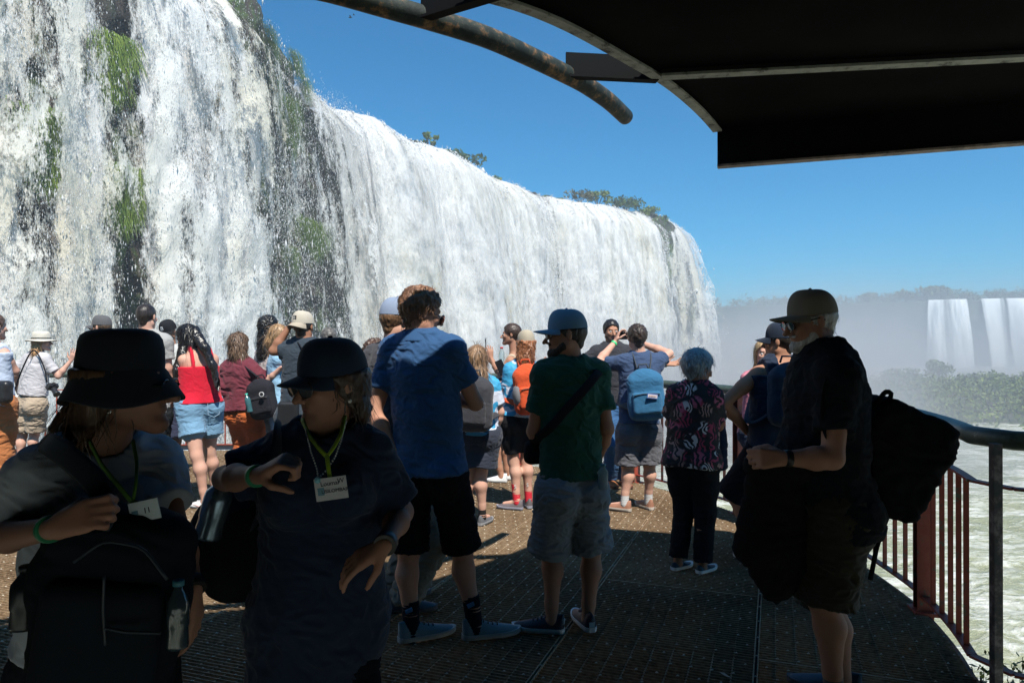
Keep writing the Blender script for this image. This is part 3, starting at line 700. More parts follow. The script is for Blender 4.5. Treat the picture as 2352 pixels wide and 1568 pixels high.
for i in range(nE-1):
    a = np.array([*(edge[i]+nE_[i]*.02), RZ-.015]); b = np.array([*(edge[i+1]+nE_[i+1]*.02), RZ-.015]); m_.bar(a, b, .055, .012)
m_.build('edge_flange', FLG, rf)
m_ = MB()
for i in range(nE-1): m_.bar(np.array([*(edge[i]+nE_[i]*.03), RZ+.045]), np.array([*(edge[i+1]+nE_[i+1]*.03), RZ+.045]), .008, .106)
m_.build('edge_web', DARK, rf)
def ibeam(a, b, z, dep, fw, name, webm, flm, fz=None):
    a = np.array([*a, 0.]); b = np.array([*b, 0.]); m_ = MB(); m_.bar(a+[0, 0, z-dep/2+.002], b+[0, 0, z-dep/2+.002], .02, dep-.001); m_.build(name, webm, rf)
    m_ = MB(); m_.bar(a+[0, 0, z-dep-.004], b+[0, 0, z-dep-.004], fw, .013); m_.build(name+'_flange', flm, rf)
bB0 = R_(1520, 174, RZ-.03); bB1 = R_(2352, 131, RZ-.03); dB = (bB1-bB0)/np.linalg.norm(bB1-bB0)
ibeam(bB0, bB1+dB*3, RZ-.002, .028, .062, 'radial_beam', DARK, FLG)
t = NT('brown_flange'); t.set(Base_Color=t.ramp(t.noise(t.coord(), 10, 7, .72), [(.36, (.06, .045, .04)), (.5, (.24, .18, .15)), (.7, (.34, .28, .24))]), Roughness=.7)
tp = tip+np.array([.02, .0]); bE0 = np.array([tp[0], tp[1]]); e1 = R_(2352, 334, RZ-.25); dE = (e1-bE0)/np.linalg.norm(e1-bE0)
ibeam(bE0, e1+dE*3, RZ-.001, .232, .07, 'end_beam', ROOFM, t.m)
# ring pipe held by brackets
pc = [R_(*q) for q in ((1437, 268), (1400, 232), (1340, 190), (1240, 140), (1120, 84), (1000, 46), (880, 12), (740, -30), (560, -62))]
pc, _ = smooth_line(pc, 40, 3); pc = np.vstack([pc, [pc[-1]+np.array([-.8, -.14])], [pc[-1]+np.array([-2.2, -.5])], [pc[-1]+np.array([-4, -1.1])]])
t = NT('rusty_pipe'); n = t.noise(t.coord(), 13, 7, .7); t.set(Base_Color=t.ramp(n, [(.42, (.012, .020, .018)), (.52, (.030, .042, .034)), (.57, (.14, .08, .04)), (.68, (.36, .21, .10))]), Roughness=.7); t.bump(n, .6, .01)
pr = empty('ring_pipe', (0, 0, 0), 'long curved rusty green pipe hanging off the roof edge on brackets', 'pipe')
m_ = MB(); m_.tube([(*p, RZ) for p in pc], .046, 16); m_.tube([(*pc[0], RZ), tuple(np.r_[pc[0]+(pc[0]-pc[1])*.35, RZ])], [.046, .036], 16); m_.build('pipe', t.m, pr, smooth=True)
def bracket(a, b, z0, z1):
    m_ = MB(); a = np.array([*a, 0.]); b = np.array([*b, 0.]); m_.bar(a+[0, 0, (z0+z1)/2], b+[0, 0, (z0+z1)/2], .012, z1-z0); m_.bar(a+[0, 0, z0], b+[0, 0, z0], .05, .010); m_.build('bracket', plain((.010, .011, .012), .8, 'bracket_steel', spec=.1), pr)
bracket(R_(1300, 166), R_(1510, 176), RZ-.02, RZ+.10); bracket(R_(968, 32), R_(1150, -24), RZ-.02, RZ+.10)
# added dark walls, all out of view, closing off light to keep the front figures dark
WALLM = plain((.008, .008, .009), .9, 'dark_wall')
sh = empty('shade_wall', (0, 0, 0), 'unseen dark walls added behind and beside the viewer to block light', 'wall')
m_ = MB(); m_.box((-.5, -3.2, 1.47), (6.4, 0, 0), (0, .08, 0), (0, 0, 1.47)); m_.build('back_shade_wall', WALLM, sh)
for x_, y0, y1 in ((-3.1, -3.1, 3.2), (2.62, -3.1, 2.6)):
    m_ = MB(); m_.box((x_, (y0+y1)/2, 1.47), (.08, 0, 0), (0, (y1-y0)/2, 0), (0, 0, 1.47)); m_.build('side_shade_wall', WALLM, sh)
# weeds below the deck corner
for k, (px, py, dd) in enumerate(((2275, 1500, 3.75), (2310, 1520, 3.7), (2340, 1505, 3.8), (2255, 1540, 3.7))):
    r = np.random.default_rng(60+k); tp = P(px, py, dd); root = empty('weed', (tp[0], tp[1], -.95), ['tall leafy weed nearest the deck corner', 'grassy weed between two leafy ones below the railing', 'leafy weed at the right edge below the railing', 'short weed touching the deck edge'][k], 'weed', 'weeds growing below the deck corner')
    parts = []; m_ = MB(); hh = tp[2]+.95
    for j in range(7):
        e = np.array([r.normal(0, .07), r.normal(0, .07), hh*r.uniform(.75, 1.05)]); m_.tube([(0, 0, -.3), e*.5+[0, 0, .02], e], [.004, .003, .0015], 5)
        for f in np.linspace(.5, 1, 6): parts.append((e*f, (.035, .035, .03), 5, .022))
    m_.build('stem', GRASS, root, smooth=True); crown(parts, 'leaves', LEAF2, root, k)
# ================================================================ people: signed-distance bodies meshed with surface nets
def vv(*a): return np.array(a, float)
def unit(v): v = np.asarray(v, float); return v/(np.linalg.norm(v)+1e-9)
def lerp(a, b, t): return np.asarray(a)*(1-t)+np.asarray(b)*t
class Field:
    def __init__(s, lo, hi, h):
        s.h = h; s.lo = np.asarray(lo, float)-3*h; n = np.ceil((np.asarray(hi)-s.lo)/h).astype(int)+4; s.n = n
        s.ax = [s.lo[i]+h*np.arange(n[i]) for i in range(3)]; s.F = np.full(n, .3, np.float32)
    def sub(s, lo, hi):
        a = [max(0, int((lo[i]-s.lo[i])/s.h)) for i in range(3)]; b = [min(s.n[i], int((hi[i]-s.lo[i])/s.h)+2) for i in range(3)]
        if any(a[i] >= b[i] for i in range(3)): return None, None
        sl = tuple(slice(a[i], b[i]) for i in range(3))
        g = np.meshgrid(*[s.ax[i][sl[i]] for i in range(3)], indexing='ij'); return sl, np.stack(g, -1).astype(np.float32)
    def put(s, fn, lo, hi, k, pad=.05, op='u'):
        sl, p = s.sub(np.asarray(lo)-pad-k, np.asarray(hi)+pad+k)
        if sl is None: return
        d = fn(p); a = s.F[sl]
        if op == 'u':
            h = np.maximum(k-np.abs(a-d), 0)/max(k, 1e-6); s.F[sl] = np.minimum(a, d)-h*h*k*.25
        elif op == 'i':
            s.F[sl] = np.maximum(a, d)
        else:
            d = -d; h = np.maximum(k-np.abs(a-d), 0)/max(k, 1e-6); s.F[sl] = np.maximum(a, d)+h*h*k*.25
    def cone(s, a, b, ra, rb, k=.02, nax=None, flat=1.0, caps=(), op='u', oval=None):
        a = np.asarray(a, float); b = np.asarray(b, float); R = max(ra, rb)
        def fn(p):
            ba = b-a; L = float(ba@ba)+1e-9; t = np.clip(((p-a)@ba)/L, 0, 1)
            v = p-a-t[..., None]*ba
            if nax is not None:
                c = v@nax; v = v+(c*(1/flat-1))[..., None]*nax
            d = np.sqrt((v*v).sum(-1))-(ra+(rb-ra)*t)
            if nax is not None: d = d*(.5+.5*flat)
            for (q, nn) in caps: d = np.maximum(d, (p-q)@nn)
            return d
        s.put(fn, np.minimum(a, b)-R, np.maximum(a, b)+R, k, op=op)
    def ell(s, c, M, rad, k=.02, caps=(), op='u'):
        c = np.asarray(c, float); rad = np.asarray(rad, float); R = rad.max(); M = np.asarray(M)
        def fn(p):
            q = (p-c)@M.T; e = np.sqrt(((q/rad)**2).sum(-1)); g = np.sqrt(((q/rad**2)**2).sum(-1))+1e-6
            d = e*(e-1)/g
            for (q0, nn) in caps: d = np.maximum(d, (p-q0)@nn)
            return d
        s.put(fn, c-R, c+R, k, op=op)
    def rbox(s, c, M, half, r, k=.01, caps=(), op='u', pw=None):
        c = np.asarray(c, float); half = np.asarray(half, float); R = float(np.linalg.norm(half))+r; M = np.asarray(M)
        def fn(p):
            q = np.abs((p-c)@M.T)-half+r; d = np.sqrt((np.maximum(q, 0)**2).sum(-1))+np.minimum(q.max(-1), 0)-r
            for (q0, nn) in caps: d = np.maximum(d, (p-q0)@nn)
            return d
        s.put(fn, c-R, c+R, k, op=op)
    def nets(s):
        F = s.F; S = F < 0; n = F.shape
        c = [S[i:n[0]-1+i, j:n[1]-1+j, k:n[2]-1+k] for i in (0, 1) for j in (0, 1) for k in (0, 1)]
        tot = sum(x.astype(np.int8) for x in c); act = (tot > 0) & (tot < 8)
        idx = -np.ones(act.shape, np.int64); I = np.argwhere(act); idx[act] = np.arange(len(I))
        if not len(I): return np.zeros((0, 3)), np.zeros((0, 4), int)
        acc = np.zeros((len(I), 3)); cnt = np.zeros(len(I))
        cor = [(i, j, k) for i in (0, 1) for j in (0, 1) for k in (0, 1)]
        for a in cor:
            for ax in range(3):
                if a[ax]: continue
                b = list(a); b[ax] = 1
                fa = F[I[:, 0]+a[0], I[:, 1]+a[1], I[:, 2]+a[2]]; fb = F[I[:, 0]+b[0], I[:, 1]+b[1], I[:, 2]+b[2]]
                m = (fa < 0) != (fb < 0); t = np.where(m, fa/(fa-fb+1e-12*(fa == fb)), 0)
                q = np.array(a, float)[None]+0*acc; q[:, ax] = t
                acc += q*m[:, None]; cnt += m
        V = s.lo+s.h*(I+acc/cnt[:, None])
        Fs = []
        for ax in range(3):
            sl0 = [slice(1, n[i]-1) for i in range(3)]; sl0[ax] = slice(0, n[ax]-1); sl1 = list(sl0); sl1[ax] = slice(1, n[ax])
            A = S[tuple(sl0)]; B = S[tuple(sl1)]; E = np.argwhere(A != B); flip = A[tuple(E.T)]
            E = E+np.array([sl0[i].start for i in range(3)])
            u, v_ = (ax+1) % 3, (ax+2) % 3
            def g(du, dv):
                q = E.copy(); q[:, u] -= du; q[:, v_] -= dv; return idx[q[:, 0], q[:, 1], q[:, 2]]
            Q = np.stack([g(1, 1), g(0, 1), g(0, 0), g(1, 0)], -1); Q[~flip] = Q[~flip][:, ::-1]; Fs.append(Q)
        Q = np.concatenate(Fs); return V, Q[(Q >= 0).all(1)]
def relax(V, Q, it=1, k=.5):
    for _ in range(it):
        acc = np.zeros_like(V); c = np.zeros(len(V))
        for a, b in ((0, 1), (1, 2), (2, 3), (3, 0)):
            for i, j in ((a, b), (b, a)):
                np.add.at(acc, Q[:, i], V[Q[:, j]]); np.add.at(c, Q[:, i], 1)
        V = V*(1-k)+k*acc/np.maximum(c, 1)[:, None]
    return V
def vnormals(V, Q):
    n = np.cross(V[Q[:, 2]]-V[Q[:, 0]], V[Q[:, 3]]-V[Q[:, 1]]); N = np.zeros_like(V)
    for i in range(4): np.add.at(N, Q[:, i], n)
    return N/(np.linalg.norm(N, axis=1)[:, None]+1e-12)
def emit(f, name, mat, parent, disp=None, it=1):
    V, Q = f.nets()
    if not len(Q): return None
    V = relax(V, Q, it)
    if disp is not None: V = V+vnormals(V, Q)*disp(V)[:, None]
    pw = np.array(parent.matrix_world.translation) if False else np.array(parent.location)
    return mesh(name, V-pw, Q, mat, parent)
def folds(amp, fr=14, seed=0, dirn=(0.35, 0.2, 1.0), st=2.6):
    dn = unit(dirn)
    def fn(V):
        q = V*fr; c = q@dn; q = q+(c*(st-1)/1.0)[:, None]*dn*0.45
        a = fbm(q*.6, 2, seed); r = 1-2*np.abs(fbm(q+a[:, None]*1.5, 3, seed+5))
        return amp*(r*.9+a*.7-.2)
    return fn
def fr_of(yaw, pitch=0, roll=0):
    'rows right, fwd, up; yaw 0 faces away from the viewer, 90 faces photo right'
    y, p, r = map(math.radians, (yaw, pitch, roll))
    f = vv(math.sin(y), math.cos(y), 0); rt = vv(math.cos(y), -math.sin(y), 0); u = vv(0, 0, 1)
    f, u = f*math.cos(p)-u*math.sin(p), u*math.cos(p)+f*math.sin(p)
    rt, u = rt*math.cos(r)+u*math.sin(r), u*math.cos(r)-rt*math.sin(r)
    return np.stack([rt, f, u])
def ik(a, b, l1, l2, pole):
    v = b-a; L = np.linalg.norm(v); m = (l1+l2)
    if L > m*.999: return a+v*(l1/m)
    x = (l1*l1-l2*l2+L*L)/(2*L); h = math.sqrt(max(l1*l1-x*x, 0)); t = v/L; pole = pole-t*(pole@t); return a+t*x+unit(pole)*h

def hand(f, w, dirn, palm, thumb, s=1.0, curl=.35, spread=.10, curls=None, k=.004):
    'w wrist, dirn towards the fingers, palm normal (palm side), thumb = side the thumb is on'
    d = unit(dirn); pn = unit(palm-d*(palm@d)); t = unit(np.cross(d, pn)); t = t if t@thumb > 0 else -t
    kn = w+d*.088*s
    for o in (-.028, -.009, .010, .028):
        f.cone(w+t*o*.55*s+d*.012*s, kn+t*o*s-d*.008*s, .0145*s, .0125*s, .012)
    L = [(.042, .026, .020), (.046, .030, .022), (.043, .027, .021), (.033, .021, .018)]
    for i, o in enumerate((.029, .010, -.009, -.028)):
        c = (curls[i] if curls else curl)*(1+.1*i); p = kn+t*o*s; a = spread*(1.2-i*.8)
        base = unit(d+t*a); ang = c*.6; r = .0098 if i < 3 else .0085
        for j, l in enumerate(L[i]):
            dd = base*math.cos(ang)+pn*math.sin(ang); q = p+dd*l*s; f.cone(p, q, r*s, (r-.0009)*s, k if j else .006); p = q; ang += c*1.05; r -= .0008
    p = w+t*.026*s+d*.022*s+pn*.008*s; dd = unit(d*.62+t*.62+pn*(.28+.3*curl)); q = p+dd*.040*s; f.cone(p, q, .0145*s, .0115*s, .010)
    dd = unit(d*.85+t*(.30-.25*curl)+pn*(.25+.5*curl)); p2 = q+dd*.032*s; f.cone(q, p2, .0110*s, .0098*s, .004); dd = unit(dd+pn*.35*curl); f.cone(p2, p2+dd*.024*s, .0098*s, .0082*s, .003)

class Man:
    def __init__(s, d, H, yaw, nk, hd, hyaw=None, pitch=0, roll=0, pv=None, an=None, kn=None, el=(None, None), wr=(None, None), syaw=None, fem=0, g=1.0, belly=0.0, bust=0.0,
                 foot=(None, None), h=.0075, sk=(0.50, 0.27, 0.18), hand_kw=({}, {}), sw=1.0, neckr=None, headk=1.0):
        s.d = d; s.H = H; s.s = H/1.75; s.fem = fem; s.g = g; s.h = h; s.belly = belly; s.bust = bust; k = s.s
        def Q(t, z=None):
            if t is None: return None
            if len(t) == 2: t = (*t, 0)
            return P(t[0], t[1], d+t[2])
        s.N = Q(nk); s.HC = Q(hd); s.yaw = yaw; s.syaw = yaw if syaw is None else syaw; s.hyaw = yaw if hyaw is None else hyaw
        s.B = fr_of(yaw); s.S = fr_of(s.syaw); s.Hd = fr_of(s.hyaw, pitch, roll); s.hk = headk*(1.0 if fem else 1.03)*(.94+.06*k)
        s.P = Q(pv) if pv is not None else vv(s.N[0], s.N[1], .52*H)
        # side a = photo left, b = photo right
        sg = 1 if s.S[0][0] >= 0 else -1; s.xs = s.S[0]*sg; sg2 = 1 if s.B[0][0] >= 0 else -1; s.xb = s.B[0]*sg2
        if abs(s.S[0][0]) < .25: s.xs = s.S[0]*(1 if s.S[0][0] >= 0 else -1)
        hw = (.133 if fem else .150)*k*g**.5*sw; s.up = unit(s.N-s.P)
        s.NT = s.N-s.up*.032*k
        s.sh = [s.N-s.xs*hw-s.up*.088*k, s.N+s.xs*hw-s.up*.088*k]
        s.hp = [s.P-s.xb*.088*k*g, s.P+s.xb*.088*k*g]
        s.foot = [yaw if f_ is None else f_ for f_ in foot]
        an = an or (None, None); s.an = []
        for i in (0, 1):
            a = Q(an[i])
            if a is None: a = vv(s.hp[i][0]*1.0, s.hp[i][1], .085*k)
            s.an.append(a)
        s.kn = []
        for i in (0, 1):
            q = Q(kn[i]) if kn and kn[i] is not None else None
            if q is None: q = ik(s.hp[i], s.an[i], .245*H, .245*H, fr_of(s.foot[i])[1])
            s.kn.append(q)
        s.el = []; s.wr = []
        for i in (0, 1):
            sx = (-1, 1)[i]; e = Q(el[i]); w_ = Q(wr[i])
            if e is None and w_ is None: e = s.sh[i]+s.xs*sx*.045*k-vv(0, 0, .30*k)-s.S[1]*.02; w_ = e-vv(0, 0, .25*k)+s.S[1]*.05*k-s.xs*sx*.01
            elif e is None: e = ik(s.sh[i], w_, .30*k, .26*k, -s.S[1]*.3-vv(0, 0, 1)+s.xs*sx*.4)
            elif w_ is None: w_ = e-vv(0, 0, .24*k)+s.S[1]*.08*k
            s.el.append(e); s.wr.append(w_)
        s.hand_kw = hand_kw; s.skin = sk; s.neckr = neckr
        pts = np.array([s.N, s.HC, s.P]+s.sh+s.hp+s.an+s.kn+s.el+s.wr); s.lo = pts.min(0)-.24; s.hi = pts.max(0)+.24; s.lo[2] = max(s.lo[2], .005)
        s.root = empty('person', (float(s.P[0]), float(s.P[1]), 0)); s.ch = {}
    def fld(s, h=None, lo=None, hi=None): return Field(s.lo if lo is None else lo, s.hi if hi is None else hi, h or s.h)
    def torso(s, f, e=0.0, k=.05, up_to=1.0, bustk=1.0):
        g = s.g; q = s.s; F = s.fem; fw = lerp(s.B[1], s.S[1], .6); fw = unit(fw-s.up*(fw@s.up)); fb = s.B[1]
        W = lerp(s.P, s.N, .42); C = lerp(s.P, s.N, .74); bw = ((.154, .116, .134) if F else (.143, .132, .150)); fl = .70+.06*(g-1)
        f.cone(s.P-s.up*.01, W, (bw[0]*g*q+e), (bw[1]*g*q+e), k, fb, fl)
        f.cone(W, C, (bw[1]*g*q+e), (bw[2]*g*q+e), k, fw, fl); f.cone(C, lerp(s.P, s.N, .84), (bw[2]*g*q+e), (bw[2]*.88*g*q+e), k, fw, fl-.04)
        for i in (0, 1):
            sx = (-1, 1)[i]
            f.cone(lerp(C, s.NT, .3)+s.xs*sx*.05*q, s.sh[i], .066*q*g**.4+e, (.050 if F else .058)*q*g**.3+e, k*.9)
            f.cone(s.NT-s.up*.012*q, lerp(s.NT, s.sh[i]+s.up*.012*q, .9), .036*q+e*.7, .036*q+e*.7, k*.7)
            f.ell(s.hp[i]-fb*.055*q-s.up*.045*q, np.eye(3), np.array([.092, .092, .095])*q*g**.6+e, k)
            if s.bust > 0 and bustk: f.ell(lerp(s.P, s.N, .68)+s.S[1]*(.085+.02*s.bust)*q+s.xs*sx*.072*q, np.eye(3), np.array([.062, .062, .062])*q*(.75+.35*s.bust)+e*.8, .04)
        if s.belly: f.ell(lerp(s.P, s.N, .25)+fb*.055*q, np.eye(3), np.array([.13, .13, .14])*q*(.8+.3*s.belly)+e, k)
    def body(s, shrink=0.0):
        f = s.fld(); q = s.s; g = s.g; F = s.fem; s.torso(f, -.010)
        for i in (0, 1):
            al = g**.5*(.88 if F else 1)
            f.cone(s.sh[i], lerp(s.sh[i], s.el[i], .45), .050*q*al, .046*q*al, .03); f.cone(lerp(s.sh[i], s.el[i], .4), s.el[i], .046*q*al, .037*q*al, .02)
            f.cone(s.el[i], lerp(s.el[i], s.wr[i], .35), .037*q*al, .040*q*al, .02); f.cone(lerp(s.el[i], s.wr[i], .35), s.wr[i], .039*q*al, .0245*q*al, .02)
            hk = dict(s.hand_kw[i]); fd = unit(s.wr[i]-s.el[i]); sx = (-1, 1)[i]
            dd = np.array(hk.pop('dir', fd)); pn = np.array(hk.pop('palm', -s.xs*sx)); th = np.array(hk.pop('thumb', s.S[1]+vv(0, 0, .2)))
            hand(f, s.wr[i], dd, pn, th, q*(.92 if F else 1.0), **hk)
            hl = g**.7*(1.06 if F else 1); fo = fr_of(s.foot[i])[1]
            f.cone(s.hp[i], lerp(s.hp[i], s.kn[i], .5), .084*q*hl, .071*q*hl, .04); f.cone(lerp(s.hp[i], s.kn[i], .5), s.kn[i], .071*q*hl, .053*q*g**.4, .03)
            c1 = lerp(s.kn[i], s.an[i], .30)-fo*.014*q; f.cone(s.kn[i], c1, .050*q*g**.4, .054*q*g**.5, .03); f.cone(c1, lerp(s.kn[i], s.an[i], .8), .054*q*g**.5, .035*q, .03)
            f.cone(lerp(s.kn[i], s.an[i], .78), s.an[i], .036*q, .034*q, .02); f.ell(s.kn[i]+fo*.012*q, np.eye(3), np.array([.030, .030, .036])*q, .03)
            f.cone(s.an[i]-vv(0, 0, .03*q), s.an[i]+fo*.13*q-vv(0, 0, .052*q), .030*q, .022*q, .03)
        s.headf(f); o = emit(f, 'body', skin(s.skin), s.root, it=1); s.ch['body'] = o
        return s
    def headf(s, f, full=True):
        R, Fw, U = s.Hd; c = s.HC; k = s.hk; nr = s.neckr or (.049 if s.fem else .058)
        nb = s.N-s.up*.06; f.cone(nb, c-U*.055*k-Fw*.018*k, nr*1.06*k, nr*k, .035)
        f.ell(c+U*.033*k-Fw*.012*k, s.Hd, (.0745*k, .0945*k, .084*k), .02)
        f.ell(c+Fw*.022*k-U*.028*k, s.Hd, (.063*k, .070*k, .084*k), .02)
        jw = .040 if s.fem else .046
        for sx in (-1, 1):
            f.cone(c+R*sx*jw*k-U*.058*k+Fw*.005*k, c+Fw*.074*k-U*.100*k+R*sx*.010*k, .026*k, .020*k, .025)
            f.ell(c+R*sx*.078*k-Fw*.008*k-U*.004*k, s.Hd, (.009*k, .017*k, .031*k), .006)
            f.ell(c+R*sx*.040*k+Fw*.070*k-U*.022*k, s.Hd, (.022*k, .020*k, .020*k), .02)
        f.cone(c+Fw*.080*k+U*.022*k-R*.030*k, c+Fw*.080*k+U*.022*k+R*.030*k, .013*k, .013*k, .015)
        f.cone(c+Fw*.086*k-U*.060*k-R*.014*k, c+Fw*.086*k-U*.060*k+R*.014*k, .0095*k, .0095*k, .012)
        f.ell(c+Fw*.087*k-U*.098*k, s.Hd, (.017*k, .014*k, .014*k), .02)
        for sx in (-1, 1): f.ell(c+Fw*.103*k-U*.002*k+R*sx*.031*k, s.Hd, (.016*k, .016*k, .010*k), .012, op='s')
        f.cone(c+Fw*.090*k+U*.004*k, c+Fw*.121*k-U*.035*k, .0080*k, .0115*k, .010)
        f.cone(c+Fw*.102*k-U*.040*k-R*.011*k, c+Fw*.102*k-U*.040*k+R*.011*k, .0075*k, .0075*k, .006)
        f.cone(c+Fw*.100*k-U*.0655*k-R*.012*k, c+Fw*.100*k-U*.0655*k+R*.012*k, .0012, .0012, .004, op='s')
    def face(s, brow=(.03, .018, .012), iris=(.05, .03, .02), beard=None, bfull=0):
        R, Fw, U = s.Hd; c = s.HC; k = s.hk; rl = np.array(s.root.location); m_ = MB()
        for sx in (-1, 1):
            e = MB(); p = c+Fw*.0815*k-U*.002*k+R*sx*.031*k-rl
            for nm, rr, off, mt in (('eye', .0115*k, 0, plain((.7, .68, .66), .25, 'eye_white')), ('iris', .0065*k, .0062*k, plain(iris, .2, 'iris'))):
                e = MB(); q = p+Fw*off; th, ph = 8, 6; V = []
                for a in range(ph+1):
                    for b in range(th):
                        A = math.pi*a/ph; Bb = 2*math.pi*b/th; V.append(q+rr*(math.sin(A)*math.cos(Bb)*R+math.sin(A)*math.sin(Bb)*U*.8+math.cos(A)*Fw))
                e.add(V, [(a*th+b, a*th+(b+1) % th, (a+1)*th+(b+1) % th, (a+1)*th+b) for a in range(ph) for b in range(th)]); o = e.build(nm, mt, s.root if nm == 'eye' else o, smooth=True)
            b = MB(); b.tube([c+Fw*(.090-.010*(t**2))*k+U*(.017+.003*math.sin(t*3))*k+R*sx*(.012+.034*t)*k-rl for t in (0, .33, .66, 1)], [.0032*k, .004*k, .0035*k, .0018*k], 6); b.build('eyebrow', plain(brow, .8, 'brow_hair'), s.root, smooth=True)
        b = MB()
        for z_ in (-.0615, -.0685): b.tube([c+Fw*(.0955-.006*abs(t))*k+U*(z_-.001*abs(t))*k+R*.019*t*k-rl for t in (-1, -.5, 0, .5, 1)], [.0012*k, .0034*k, .004*k, .0034*k, .0012*k], 6)
        b.build('lips', plain((.42, .15, .13), .4, 'lip_skin'), s.root, smooth=True)
        if beard: s.beard(beard, bfull)
        return s
    def beard(s, col, full=.004, long=0):
        R, Fw, U = s.Hd; c = s.HC; k = s.hk; f = Field(c-.16, c+.16, .004); s2 = full
        for sx in (-1, 1): f.cone(c+R*sx*.046*k-U*.060*k+Fw*.022*k, c+Fw*.074*k-U*.100*k+R*sx*.010*k, (.024)*k+s2, .021*k+s2, .02)
        f.ell(c+Fw*.085*k-U*(.095+long)*k, s.Hd, (.022*k+s2, .016*k+s2, .020*k+s2+long), .02)
        f.cone(c+Fw*.092*k-U*.050*k-R*.022*k, c+Fw*.092*k-U*.050*k+R*.022*k, .005*k+s2*.6, .005*k+s2*.6, .008); f.ell(c+Fw*.105*k-U*.064*k, s.Hd, (.020*k, .016*k, .008*k), .004, op='s')
        emit(f, 'beard', hairmat(col, .7), s.root, lambda V: .0025*fbm(V*160, 2, 3)); return s
    # ------------------------------------------------ hair
    def hair(s, col, kind='short', th=.010, hat=False, chain=(), strands=0, curl=0.0, back=(), gloss=.4, fringe=0.0, seed=1, hl=.016, slen=.05, swid=.0035, wave=.006):
        R, Fw, U = s.Hd; c = s.HC; k = s.hk
        ch = [P(q[0], q[1], s.d+q[2]) for q in chain]; rr = [q[3] for q in chain]
        pts = np.array([c-.17, c+.17]+[p-.12 for p in ch]+[p+.12 for p in ch]); h = .005 if s.d < 5 else .006
        f = Field(pts.min(0), pts.max(0), h); m = unit(Fw*.75-U*.66); cut = [(c+m*hl*k, m)]+([(c+U*.026*k, U)] if hat else [])
        low = -.045 if kind == 'short' else -.12
        f.ell(c+U*.035*k-Fw*.014*k, s.Hd, (.0745*k+th, .0955*k+th, .084*k+th), .01, caps=cut+[(c+U*low*k, -U)])
        if kind == 'short': f.cone(c-Fw*.055*k+U*.0*k, c-Fw*.052*k-U*.050*k, .054*k+th*.3, .040*k, .02)
        else: f.cone(c-Fw*.035*k+U*.01*k, c-Fw*.045*k-U*.085*k, .075*k+th*.6, .068*k+th*.6, .03, caps=[(c+m*.036*k, m)]+([(c+U*.026*k, U)] if hat else []))
        for i in range(len(ch)-1): f.cone(ch[i], ch[i+1], rr[i], rr[i+1], .03, s.Hd[1] if abs(U[2]) > 0 else None, .75)
        for sx in (-1, 1): f.ell(c+R*sx*.082*k-Fw*.004*k-U*.008*k, s.Hd, (.012, .016, .026), .006, op='s') if kind == 'short' else None
        dsp = (lambda V: curl*(fbm(V*55, 3, seed)+.25)) if curl else (lambda V: th*.35*(1-2*np.abs(fbm(V*np.array([70, 70, 26]), 3, seed))))
        o = emit(f, 'hair', hairmat(col, gloss), s.root, dsp)
        if strands and o is not None:
            rl = np.array(s.root.location); r = np.random.default_rng(seed); me = o.data; n = len(me.vertices); co = np.empty(n*3, np.float32); me.vertices.foreach_get('co', co); co = co.reshape(-1, 3)
            no = np.empty(n*3, np.float32); me.vertices.foreach_get('normal', no); no = no.reshape(-1, 3); V = []; F = []
            rl = np.array(s.root.location); tgt = [p-rl for p in ch]
            okv = np.flatnonzero((((co+rl)-c)@Fw < (.03 if kind == 'long' else .2)) & (((co+rl)-c)@U < (.02 if hat else .2)))
            for j in r.choice(okv, strands):
                p = co[j].astype(float)+no[j]*.001; nn = no[j].astype(float); L = slen*r.uniform(.5, 1.3); g = unit(vv(0, 0, -1)-nn*(-nn[2])+r.normal(0, .25, 3))
                ph = r.random()*6; sd = unit(np.cross(g, nn)); b = len(V); wd = swid*r.uniform(.5, 1)
                for i, t in enumerate((0, .25, .5, .75, 1)):
                    q = p+g*L*t+nn*(.006*math.sin(math.pi*t*.9))+sd*wave*math.sin(ph+t*6)*t*(1.6 if curl else 1)+nn*wave*.6*math.cos(ph+t*6)*t+vv(0, 0, -.25*L*t*t)
                    V += [q-sd*wd*(1-t*.8), q+sd*wd*(1-t*.8)]
                F += [(b+2*i, b+2*i+1, b+2*i+3, b+2*i+2) for i in range(4)]
            mesh('hair_strands', V, np.array(F), o.data.materials[0], o)
        return s
    # ------------------------------------------------ clothing
    def top(s, mat, e=.014, sleeve=.52, hem=None, flare=.012, name='shirt', amp=.007, sl_e=.016, neck=.062, k=.05, long_e=None, seed=2, tank=False, strapw=.045, low_neck=0, hem_slope=0, fr=13):
        q = s.s; g = s.g; f = s.fld(max(s.h*.9, .005) if s.d < 5 else s.h); hemz = hem if hem is not None else s.P[2]-.06*q
        hz = s.P+(s.up*((hemz-s.P[2])/max(s.up[2], .3)))
        s.torso(f, e, k)
        bw = (.146 if s.fem else .138)*g*q
        f.cone(lerp(s.P, s.N, .62), hz-s.up*.08, bw+e*.8, bw+.008*q+e*.8+flare*.8, k, s.B[1], .74)
        f.put(lambda p: (p-hz)@(-s.up)+0*p[..., 0], s.lo, s.hi, 0, op='i')
